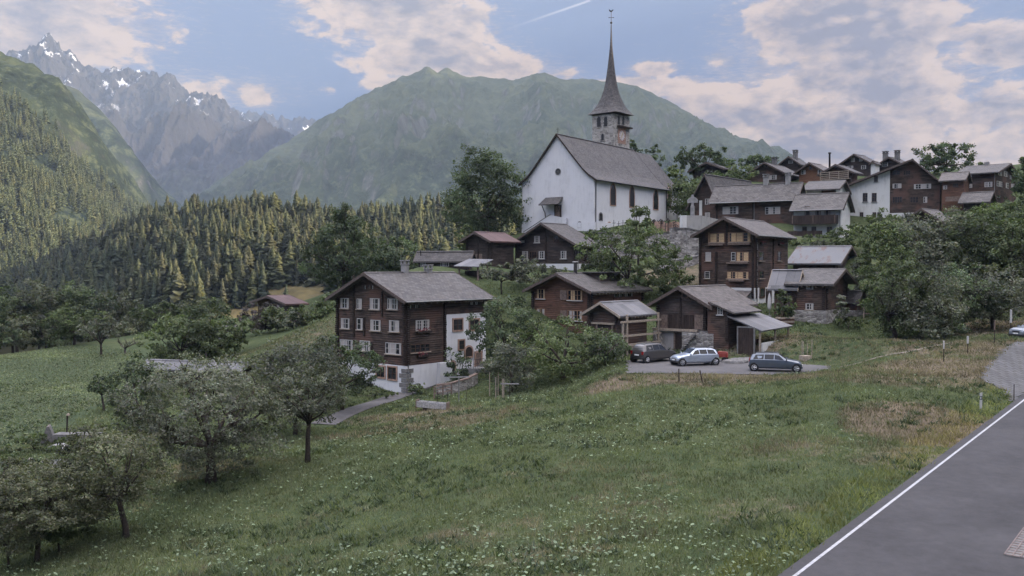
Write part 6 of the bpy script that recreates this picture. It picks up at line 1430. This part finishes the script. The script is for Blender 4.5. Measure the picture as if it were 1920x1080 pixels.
def car(name, label, cat, px, d, heading, L, prof, glass, pm, hw=.86, Hs=.92, wb=(.80, -.80), wr=.32, bed=None, rails=True, lower=None, z=None, group='cars parked beside the road and lot'):
    """prof: stations (x, z shoulder, z top, half width top) front to back, x from +.5 to -.5 of L"""
    x_, y_ = K(px) * d, d; zb = float(gz(x_, y_)) if z is None else z
    r = thing(name, label, cat, (x_, y_, zb), R(heading), group)
    mb = MB(); n = len(prof); per = 10
    for (fx, zs, zt, wt) in prof:
        e = max(0, abs(fx) - .40) / .10; w = hw * (1 - .16 * e ** 2); low = .24 + .10 * e
        half = [(0, low), (w * .86, low), (w * .985, low + .12), (w, .55), (w * .985, zs), (wt, zt - .05), (wt * .86, zt), (0, zt + .015)]
        pts = half + [(-a, b) for a, b in half[1:-1][::-1]]; per = len(pts)
        mb.v += [(fx * L, a, b) for a, b in pts]
    for i in range(n - 1):
        for k in range(per): mb.f.append((i * per + k, (i + 1) * per + k, (i + 1) * per + (k + 1) % per, i * per + (k + 1) % per))
    mb.f.append(tuple(range(per))); mb.f.append(tuple((n - 1) * per + k for k in range(per))[::-1])
    body = mb.build('body', pm, r, smooth=False); 
    m = body.modifiers.new('b', 'BEVEL'); m.width = .05; m.segments = 2; m.angle_limit = R(22)
    body.data.polygons.foreach_set('use_smooth', [True] * len(body.data.polygons))
    P_ = np.array(prof); at = lambda fx, j: float(np.interp(-fx, -P_[:, 0], P_[:, j]))
    for side in (1, -1):
        for a, b, ta, tb_ in glass:
            q = []
            for fx, hi in ((a, 0), (b, 0), (tb_, 1), (ta, 1)):
                zs, zt, wt = at(fx, 1), at(fx, 2), at(fx, 3); k = .90 if hi else .12
                z0 = zs + (zt - .05 - zs) * k; w0 = hw * .985 + (wt - hw * .985) * k; q.append((fx * L, side * (w0 + .012), z0))
            g = MB().add(q + [(x, y - side * .05, zz) for x, y, zz in q], [(0, 1, 2, 3), (7, 6, 5, 4), (0, 4, 5, 1), (1, 5, 6, 2), (2, 6, 7, 3), (3, 7, 4, 0)]); g.build('side_window', M['car_glass'], r)
    ws, rs = lower
    for nm, (f0, f1) in (('windscreen', ws), ('rear_window', rs)):
        q = []
        for fx, sg in ((f0, 1), (f0, -1), (f1, -1), (f1, 1)): q.append((fx * L, sg * (at(fx, 3) * .84), at(fx, 2) + .028))
        up = .02 * (1 if nm == 'windscreen' else -1)
        q = [(x + up, y, zz) for x, y, zz in q]
        MB().add(q + [(x - up * 2, y, zz - .04) for x, y, zz in q], [(0, 1, 2, 3), (7, 6, 5, 4), (0, 4, 5, 1), (1, 5, 6, 2), (2, 6, 7, 3), (3, 7, 4, 0)]).build(nm, M['car_glass'], r)
    for fx in wb:
        for sd in (1, -1):
            c = (fx * L / 2, sd * (hw - .02), wr); ax = lambda t: (c[0], c[1] + sd * t, c[2])
            def cyl(r0, a, b, mt, nm, par, k=18):
                m2 = MB(); 
                for t_ in (a, b): m2.v += [(c[0] + r0 * math.cos(2 * math.pi * i / k), c[1] + sd * t_, c[2] + r0 * math.sin(2 * math.pi * i / k)) for i in range(k)]
                m2.f = [(i, (i + 1) % k, k + (i + 1) % k, k + i) for i in range(k)] + [tuple(range(k))[::-1], tuple(range(k, 2 * k))]
                return m2.build(nm, M[mt], par)
            cyl(wr * 1.17, -.25, .012, 'trim', 'wheel_arch', r)
            wh = cyl(wr, -.2, .028, 'tyre', 'wheel', r)
            sp = MB(); k = 5
            for i in range(k):
                w2 = 2 * math.pi * i / k; sp.tube([(c[0], c[1] + sd * .036, c[2]), (c[0] + wr * .58 * math.cos(w2), c[1] + sd * .036, c[2] + wr * .58 * math.sin(w2))], [.05, .035], 5)
            n2 = 18; b0 = len(sp.v)
            for rr, t_ in ((wr * .52, .03), (wr * .52, .042), (wr * .66, .042), (wr * .66, .03)): sp.v += [(c[0] + rr * math.cos(2 * math.pi * i / n2), c[1] + sd * t_, c[2] + rr * math.sin(2 * math.pi * i / n2)) for i in range(n2)]
            for q in range(4): sp.f += [(b0 + q * n2 + i, b0 + q * n2 + (i + 1) % n2, b0 + ((q + 1) % 4) * n2 + (i + 1) % n2, b0 + ((q + 1) % 4) * n2 + i) for i in range(n2)]
            sp.build('rim', M['rim'], wh)
    zf = at(.47, 1)
    for sd in (1, -1):
        MB().box(.462 * L, .497 * L, sd * hw * .48, sd * hw * .80, zf - .22, zf - .06).build('headlight', M['lamp'], r)
        MB().box(-.502 * L, -.47 * L, sd * hw * .62, sd * hw * .84, .72, 1.0).build('tail_light', M['tail'], r)
        MB().box(.20 * L, .225 * L, sd * hw * .98, sd * (hw + .16), Hs + .0, Hs + .13).build('wing_mirror', pm, r)
    MB().box(.478 * L, .505 * L, -hw * .42, hw * .42, zf - .22, zf - .08).build('grille', M['trim'], r)
    MB().box(.47 * L, .512 * L, -hw * .82, hw * .82, .3, .42).build('bumper', M['trim'], r); MB().box(-.512 * L, -.47 * L, -hw * .82, hw * .82, .36, .5).build('bumper', M['trim'], r)
    MB().box(-.512 * L, -.49 * L, -.26, .26, .62, .74).build('number_plate', M['plate'], r); MB().box(.505 * L, .516 * L, -.26, .26, .44, .54).build('number_plate', M['plate'], r)
    if rails:
        for sd in (1, -1): MB().tube([(.08 * L, sd * .52, at(.0, 2) + .02), (.05 * L, sd * .52, at(.0, 2) + .08), (-.36 * L, sd * .52, at(-.3, 2) + .07), (-.39 * L, sd * .52, at(-.38, 2))], .022, 5).build('roof_rail', M['trim'], r)
    return r
WAG = [(.5,.52,.56,.60),(.485,.66,.72,.66),(.44,.74,.84,.70),(.30,.86,.93,.72),(.225,.90,.98,.72),(.20,.91,1.02,.71),(.06,.93,1.40,.60),(.0,.93,1.445,.58),(-.18,.93,1.45,.575),(-.36,.93,1.41,.56),(-.44,.92,1.28,.58),(-.485,.90,1.0,.66),(-.5,.66,.72,.70)]
GL = [(.165,-.015,.075,-.01),(-.03,-.205,-.025,-.20),(-.222,-.42,-.217,-.375)]
car('station_wagon','silver station wagon facing left in the middle of the lot','car',1303,78.5,196,3.85,WAG,GL,paint('silver_paint',(.40,.45,.52)),lower=((.19,.065),(-.375,-.465)),z=LOT_Z+.02)
car('station_wagon','dark blue-grey estate car parked facing right at the lot edge','car',1455,74,-17,4.05,WAG,GL,paint('blue_grey_paint',(.10,.12,.15)),lower=((.19,.065),(-.375,-.465)),z=LOT_Z+.02)
SUV = [(a,b+.1,c+(.1 if c<1.1 else .2),e) for a,b,c,e in WAG]
car('parked_car','dark grey SUV seen from behind under the granary','SUV',1226,81.5,38,4.2,SUV,GL,paint('charcoal_paint',(.075,.07,.07),.3),.9,1.0,lower=((.19,.065),(-.375,-.465)),z=LOT_Z+.02)
car('parked_car','blue-grey car cut off by the right picture edge above the pavers','car',1943,80.5,197,4.3,SUV,GL,paint('pale_paint',(.20,.225,.26),.2),.88,1.0,lower=((.19,.065),(-.375,-.465)),rails=False)
# red garden tractor
c = G(1345, 81.5); rt = thing('garden_tractor', 'small red garden tractor half hidden behind the silver wagon', 'tractor', c, R(-20))
rd = plain('tractor_red', (.22, .04, .03), .5, .3, 0, .2)
MB().box(.05, .95, -.32, .32, .42, .78).prism([(.05, .78), (.95, .78), (.85, .9), (.1, .92)], -.28, .28, lambda p, q, t: (p, t, q)).build('bonnet', rd, rt, bevel=.04)
MB().box(-.75, .05, -.42, .42, .38, .5).build('chassis', rd, rt); MB().box(-.55, -.1, -.22, .22, .52, .64).box(-.6, -.5, -.22, .22, .6, 1.0).build('seat', M['trim'], rt, bevel=.03)
MB().tube([(.1, 0, .85), (-.05, 0, 1.1)], .03, 6).tube([(-.02 + .0, -.2, 1.1), (-.05, 0, 1.12), (-.02, .2, 1.1)], .025, 5).build('steering_wheel', M['iron'], rt)
for fx, r_ in ((.7, .24), (-.5, .36)):
    for sd in (1, -1):
        k = 14; m2 = MB()
        for t_ in (0, .2): m2.v += [(fx + r_ * math.cos(2 * math.pi * i / k), sd * (.34 + t_), r_ + r_ * math.sin(2 * math.pi * i / k)) for i in range(k)]
        m2.f = [(i, (i + 1) % k, k + (i + 1) % k, k + i) for i in range(k)] + [tuple(range(k))[::-1], tuple(range(k, 2 * k))]; m2.build('wheel', M['tyre'], rt)

# ================================================================== posts, stakes, fences
rflx = plain('reflector_black', (.02, .02, .022), .5)
def delineator(label, px, d, top=None):
    b = G(px, d) if top is None else P(px, top, d); r = thing('delineator_post', label, 'marker post', b, R(-38), 'white marker posts along the road')
    tri = lambda s: [(-.06 * s, -.05 * s), (.06 * s, -.05 * s), (.06 * s, .05 * s), (0, .075 * s), (-.06 * s, .05 * s)]
    MB().prism(tri(1), -.2, .98, lambda p, q, t: (p, q, t + (.05 * (p + .06) / .12 if t > .5 else 0))).build('post', M['frame_white'], r)
    MB().prism(tri(1.04), .60, .82, lambda p, q, t: (p, q, t)).build('band', rflx, r); MB().box(-.03, .03, -.062, -.05, .64, .78).build('reflector', M['lamp'], r)
delineator('white marker post with black band beside the dry reddish patch and the road', 1842, 54)
def white_stake(label, px, d, h, lo, wd=.05, sc=.55):
    r = thing('marker_stake', label, 'marker post', G(px, d), 0, 'capped stakes on the grass strip')
    MB().box(-.025, .025, -.025, .025, -.3, h * lo).build('post', M['timber_dark'], r); MB().box(-wd, wd, -wd, wd, h * lo, h).build('cap', M['frame_white'] if sc else M['timber'], r, bevel=.01)
white_stake('nearest thin stake with a white capped top on the grass strip', 1771, 68, 1.55, .62, .045)
white_stake('short stake with a tilted white cap beside the dry verge', 1816, 71, 1.35, .58, .06)
white_stake('dark stake with a rusty sleeve between the white ones', 1866, 76, 1.95, .6, .04, 0)
white_stake('tallest stake with a long white board near the parked car', 1896.5, 82, 2.35, .5, .07)
def stake(label, px, d, h, name='stake', mat='timber_light', tilt=0, r0=.045, cat='stake', group=None):
    o = MB().tube([(0, 0, -.3), (tilt * h, 0, h)], [r0, r0 * .8], 6).build(name, M[mat], None, loc=G(px, d)); return tag(o, label, cat, group)
for i, (px, d, h) in enumerate([(1274, 68.5, 1.0), (1320, 67.5, .9)]): stake(['lone dark stake below the silver wagon', 'slanted dark stake below the gap between the two wagons'][i], px, d, h, 'fence_post', 'timber_dark', [-.02, -.3][i], .05)
stake('thin wire post at the edge of the pavers', 1904, 57, 1.05, 'fence_post', 'timber_dark', 0, .03)
for i, (px, d, h) in enumerate([(918, 77.5, 2.1), (929.5, 75.5, 1.8), (934, 78, 2.0), (942, 76.5, 1.5), (944.5, 75.5, 1.6)]):
    stake(['leftmost pale tree stake below the grey-green bushy tree', 'second pale tree stake from the left below the grey-green bushy tree', 'stake with a crosspiece behind the pale tree stakes', 'short stake in the tree guard below the grey-green bushy tree', 'rightmost stake of the tree guard below the grey-green bushy tree'][i], px, d, h, 'tree_stake', 'timber_light')
o = MB().box(-.75, .75, -.03, .03, 1.55, 1.66).box(-.04, .04, -.03, .03, -.3, 1.55); 
r = thing('clothes_pole', 'T-shaped grey pole standing before the lane wall', 'pole', G(860, 76.5), R(10)); MB().tube([(0, 0, -.3), (0, 0, 2.0)], .06, 7).build('post', M['zinc'], r); MB().box(-.85, .85, -.05, .05, 2.0, 2.1).build('crossbar', M['concrete'], r)
r = thing('clothes_pole', 'low T-shaped grey rail right of the tree stakes', 'pole', G(956, 75), R(-5)); MB().tube([(0, 0, -.3), (0, 0, 1.15)], .035, 6).build('post', M['timber_dark'], r); MB().box(-.75, .75, -.04, .04, 1.15, 1.24).build('crossbar', M['concrete'], r)
for px, d in ((820, 77), (839, 76), (874, 75.5)): stake('thin dark wire post on the slope under the lane', px, d, .95, 'fence_post', 'timber_dark', 0, .03, 'stake', 'wire posts under the lane')
# weathered trough
tb_ = thing('water_trough', 'long weathered grey wooden trough lying on the dry bank', 'trough', G(810, 72.5), R(-16))
ML = Matrix.Rotation(R(3), 4, 'Y'); w_ = plain('weathered_wood', (.30, .295, .29), .85, .2, 0, .35, 7)
m2 = MB(); m2.box(-1.25, 1.25, -.3, -.22, .15, .62, ML).box(-1.25, 1.25, .22, .3, .15, .62, ML).box(-1.25, 1.25, -.219, .219, .15, .22, ML); m2.build('trough', w_, tb_)
for x in (-1.3, 1.25): MB().box(x, x + .07, -.34, .34, .05, .72, ML).build('end_board', M['timber'], tb_)
for x in (-.7, .6): MB().box(x, x + .2, -.3, .3, -.3, .15, ML).build('foot', M['timber_dark'], tb_)
# wall and fence along the lane
def wall_line(name, label, cat, pts, h, th, mat, cap=None, ext=1.2):
    p = [G(*q) for q in pts]; o = thing(name, label, cat, p[0]); p0 = p[0]; m2 = MB(); m3 = MB()
    for a, b in zip(p[:-1], p[1:]):
        d = (b - a)[:2]; n = np.array([-d[1], d[0]]) / np.hypot(*d) * th / 2
        for mb_, lo, hi, k in ((m2, -ext, h, 1), (m3, h + .002, h + .09, 1.3)):
            v = [(a[0] - p0[0] + s * n[0] * k, a[1] - p0[1] + s * n[1] * k, a[2] - p0[2] + z) for z in (lo, hi) for s in (-1, 1)] + [(b[0] - p0[0] + s * n[0] * k, b[1] - p0[1] + s * n[1] * k, b[2] - p0[2] + z) for z in (lo, hi) for s in (-1, 1)]
            mb_.add(v, [(0, 1, 3, 2), (4, 6, 7, 5), (0, 4, 5, 1), (2, 3, 7, 6), (0, 2, 6, 4), (1, 5, 7, 3)])
    m2.build('masonry', M[mat], o)
    if cap: m3.build('coping', M[cap], o)
    return o
wall_line('garden_wall', 'low brownish plank-topped wall along the lower edge of the lane', 'wall', [(818,82),(846,82.3),(875,83.5),(893,85)], .95, .3, 'stone', 'timber')
fl_ = thing('lane_fence', 'short dark rail fence at the lower end of the lane wall', 'fence', G(814, 80.5), 0)
p_ = [G(814, 80.0) - G(814, 80.5), G(846, 81.4) - G(814, 80.5)]
for z in (.45, .75, 1.02): MB().tube([tuple(p_[0] + [0, 0, z]), tuple(p_[1] + [0, 0, z])], .045, 5).build('rail', M['timber'], fl_)
for k in (0, .5, 1): q = p_[0] + (p_[1] - p_[0]) * k; MB().box(q[0] - .06, q[0] + .06, q[1] - .06, q[1] + .06, q[2] - .3, q[2] + 1.1).build('post', M['timber'], fl_)
# planter with four stakes
pb = thing('tree_planter', 'wooden planter box with four upright poles on the grass bank', 'planter', G(1511, 80.5), R(20))
MB().box(-.38, .38, -.38, .38, -.3, .32).build('box', M['timber_light'], pb, bevel=.02)
for x, y, h in ((-.5, -.35, 1.6), (.0, .46, 1.6), (.46, -.3, 1.65), (.62, .5, 1.35)): MB().tube([(x, y, -.2), (x, y, h)], .035, 6).build('pole', M['timber_light'], pb)
# parasol
ps = thing('parasol', 'closed white garden parasol beside the tall log house', 'parasol', G(1443, 100), 0)
MB().lathe([(.03, 0), (.03, 2.6)], 8).build('pole', M['zinc'], ps); MB().lathe([(.14, .75), (.2, .9), (.22, 1.3), (.17, 1.9), (.09, 2.35), (.03, 2.5)], 9).build('canopy', M['frame_white'], ps); MB().lathe([(.28, -.05), (.28, .08)], 10).build('foot', M['concrete'], ps)
# garden table and woodpile below the wing
gt = thing('woodpile', 'low stack of boards and crates under the cabin wing', 'woodpile', G(1472, 96.5), R(20)); 
for i in range(4): MB().box(-1.0, 1.0, -.3, .3, .02 + i * .2, .19 + i * .2).build('board', M['timber_light' if i % 2 else 'board_red'], gt)
for i, (px, d) in enumerate([(1388, 80.5), (1402, 80.8), (1376, 80)]):
    b = G(px, d); rr = random.Random(i); m2 = MB(); m2.lathe([(.3, -.1), (.55, .05), (.5, .22), (.25, .36), (.05, .4)], 9); vv = [(x * (1 + .3 * rr.random()) * 1.5, y * (1 + .3 * rr.random()), z * (1 + .3 * rr.random())) for x, y, z in m2.v]; m2.v = vv
    tag(m2.build('boulder', M['stone_grey'], None, loc=b), ['dark slab-like stone below the porch', 'larger grey stone right of the slab-like one below the porch', 'small stone by the barn corner below the porch'][i], 'stone')
# kitchen garden
bn = thing('bench', 'grey wooden bench in the kitchen garden behind the apple trees', 'bench', G(97, 57), R(12)); MB().box(-.75, .75, -.2, .2, .40, .46).build('seat', w_, bn); MB().box(-.75, .75, .2, .25, .52, .85).build('backrest', w_, bn)
for x in (-.65, .6): MB().box(x, x + .08, -.18, .2, -.2, .4).build('leg', M['timber_dark'], bn)
for i, (px, d, h, lb) in enumerate([(52, 58, .9, 'pale grey netting tent over the bed left of the bench'), (88, 66, 1.15, 'taller grey netting tent at the upper end of the garden')]):
    o = thing('crop_net', lb, 'net', G(px, d), R(20)); MB().prism([(-.5, 0), (.5, 0), (.08, h), (-.08, h)], -.5, .5, lambda p, q, t: (p, t, q)).build('net', M['stone_grey'], o); MB().tube([(0, -.6, h), (0, .6, h)], .03, 5).build('ridge_pole', M['timber'], o)
o = thing('garden_post', 'dark garden post with a pale cap above the vegetable beds', 'post', G(122, 67), 0); MB().tube([(0, 0, -.2), (.05, 0, 1.5)], .06, 6).build('post', M['timber_dark'], o); MB().lathe([(.02, 1.42), (.13, 1.46), (.1, 1.56), (.03, 1.62)], 9, (.12, 0, .0)).build('cap', M['timber_light'], o)
o = MB().prism([(-.6 + .1 * i, .2 + .25 * math.sin(i * math.pi / 12)) for i in range(13)] + [(.6 - .1 * i, .14 + .25 * math.sin((12 - i) * math.pi / 12)) for i in range(13)], -.5, .5, lambda p, q, t: (p, t, q)).build('cold_frame_cover', M['concrete'], None, loc=G(104, 63)); tag(o, 'small arched pale fleece cover among the garden beds', 'cover')
o = MB().box(-1.6, 1.6, -.5, .5, .25, .33).box(-1.6, 1.6, -.5, -.42, -.2, .25).box(-1.6, 1.6, .42, .5, -.2, .25).build('garden_bed_cover', M['stone_grey'], None, loc=G(143, 66)); tag(o, 'long low blue-grey cover on a frame in the kitchen garden', 'cold frame')
# drain grate in the road
gp = np.array(road_pt(7.2, 5.1-.02, .03)); dg = thing('drain_grate', 'rectangular grid of a drain set in the asphalt at the right edge', 'grate', gp, math.atan2(RDIR[1], RDIR[0])); dg.rotation_euler[1] = -math.atan(RSLOPE)
MB().box(-1.7, 1.7, -.45, .45, -.06, .004).build('pit', M['stone_grey'], dg); q = MB()
for x in np.linspace(-1.65, 1.65, 13): q.box(x - .03, x + .03, -.45, .45, .0045, .02)
for y in np.linspace(-.45, .45, 5): q.box(-1.68, 1.68, y - .02, y + .02, .0205, .03)
q.build('grid', plain('rusty_iron', (.16, .125, .115), .7), dg)

# ================================================================== churchyard
def wallbox(name, label, pts, ztop, th, mat, cap=None, zb=-9):
    """pts: (px, depth); ztop: pixel heights of the top"""
    p = [P(px, zt, d) for (px, d), zt in zip(pts, ztop)]; o = thing(name, label, 'wall', p[0]); p0 = p[0]; m2 = MB(); m3 = MB()
    for a, b in zip(p[:-1], p[1:]):
        d = (b - a)[:2]; n = np.array([-d[1], d[0]]) / np.hypot(*d) * th / 2
        for mb_, lo, hi, k in ((m2, zb, 0, 1), (m3, .002, .14, 1.25)):
            v = [(q[0] - p0[0] + s * n[0] * k, q[1] - p0[1] + s * n[1] * k, q[2] - p0[2] + z) for q in (a, b) for z in (lo, hi) for s in (-1, 1)]
            mb_.add(v, [(0, 1, 3, 2), (4, 6, 7, 5), (0, 4, 5, 1), (2, 3, 7, 6), (0, 2, 6, 4), (1, 5, 7, 3)])
    m2.build('masonry', M[mat], o)
    if cap: m3.build('coping', M[cap], o)
wallbox('retaining_wall', 'rubble retaining wall holding up the churchyard terrace', [(1120,128),(1200,127.5),(1262,127)], [437,436,436], .8, 'stone', 'stone_grey')
wallbox('retaining_wall', 'grey plastered retaining wall right of the churchyard, above the lane', [(1258,125),(1284,125.5),(1330,127)], [429,429,438], .9, 'stone', 'stone_grey')
wallbox('churchyard_wall', 'tall grey wall between church choir and long log house', [(1284,134),(1312,135),(1346,137)], [404,404,412], .6, 'grey_plaster')
wallbox('lane_wall', 'low stone wall with dark coping along the lane below the churchyard', [(1256,119.5),(1285,120.5),(1316,121.5)], [491,486,479], .5, 'stone', 'stone_grey', -1.5)
wallbox('gate_pillar', 'white square pillar at the end of the grave rows', [(1277,129),(1285,129.2)], [404,404], .8, 'white_old', None, -1.9)
rg = random.Random(3)
def cross(px, d, kind):
    b = P(px, 436 - (6 if d > 130 else 0), d); o = thing('grave_cross', {0: 'dark wooden grave cross with a little roof in the churchyard rows', 1: 'reddish stone grave marker in the churchyard rows', 2: 'black iron grave cross in the churchyard rows'}[kind], 'grave', b, R(-30), ['roofed wooden grave crosses', 'stone grave markers', 'iron grave crosses'][kind])
    h = 1.0 + .35 * rg.random()
    if kind == 1: MB().prism([(-.3, -.6), (.3, -.6), (.3, h * .7), (.15, h * .9), (-.15, h * .9), (-.3, h * .7)], -.08, .08, lambda p, q, t: (p, t, q)).build('headstone', M['stone_frame'], o, bevel=.02); return
    m = M['timber_dark'] if kind == 0 else M['iron']; w = .05 if kind == 0 else .03
    MB().box(-w, w, -w, w, -.6, h).build('upright', m, o); MB().box(-.3, .3, -w * .9, w * .9, h * .66, h * .66 + 2 * w).build('crossbar', m, o)
    if kind == 0: MB().prism([(-.36, h * .82), (0, h * 1.12), (.36, h * .82), (.36, h * .88), (0, h * 1.19), (-.36, h * .88)], -.12, .12, lambda p, q, t: (p, t, q)).build('roof', m, o)
for i in range(15): cross(1212 + i * 4.5 + rg.uniform(-1, 1), 129.5 + rg.random() * 1.2, i % 3)
for i in range(12): cross(1222 + i * 4.6 + rg.uniform(-1, 1), 133.5 + rg.random() * 1.2, (i * 2 + 1) % 3)
for px in (1151, 1160, 1168, 1177): cross(px, 134.5, 2)
sc_o = thing('stone_crucifix', 'big pale stone cross with a rounded head by the churchyard corner', 'cross', P(1298.5, 400, 137), R(-25))
MB().box(-.28, .28, -.2, .2, -1.0, 1.1).build('pedestal', M['concrete'], sc_o, bevel=.04)
MB().prism([(-.2, 1.1), (.2, 1.1), (.2, 1.55), (.75, 1.5), (.8, 1.95), (.45, 2.3), (.2, 2.4), (.12, 2.75), (-.12, 2.75), (-.2, 2.4), (-.45, 2.3), (-.8, 1.95), (-.75, 1.5), (-.2, 1.55)], -.14, .14, lambda p, q, t: (p, t, q)).build('cross', M['concrete'], sc_o, bevel=.03)
# rail fence by the board shed
rf = thing('rail_fence', 'grey horizontal rail fence right of the little board shed', 'fence', G(1618, 102), R(-6))
for z in (.5, .9): MB().box(0, 2.6, -.03, .03, z, z + .12).build('rail', M['timber'], rf)
for x in (.1, 1.3, 2.5): MB().box(x - .05, x + .05, -.08, -.031, -.5, 1.25).build('post', M['timber_light'], rf)
bpy.context.view_layer.update()
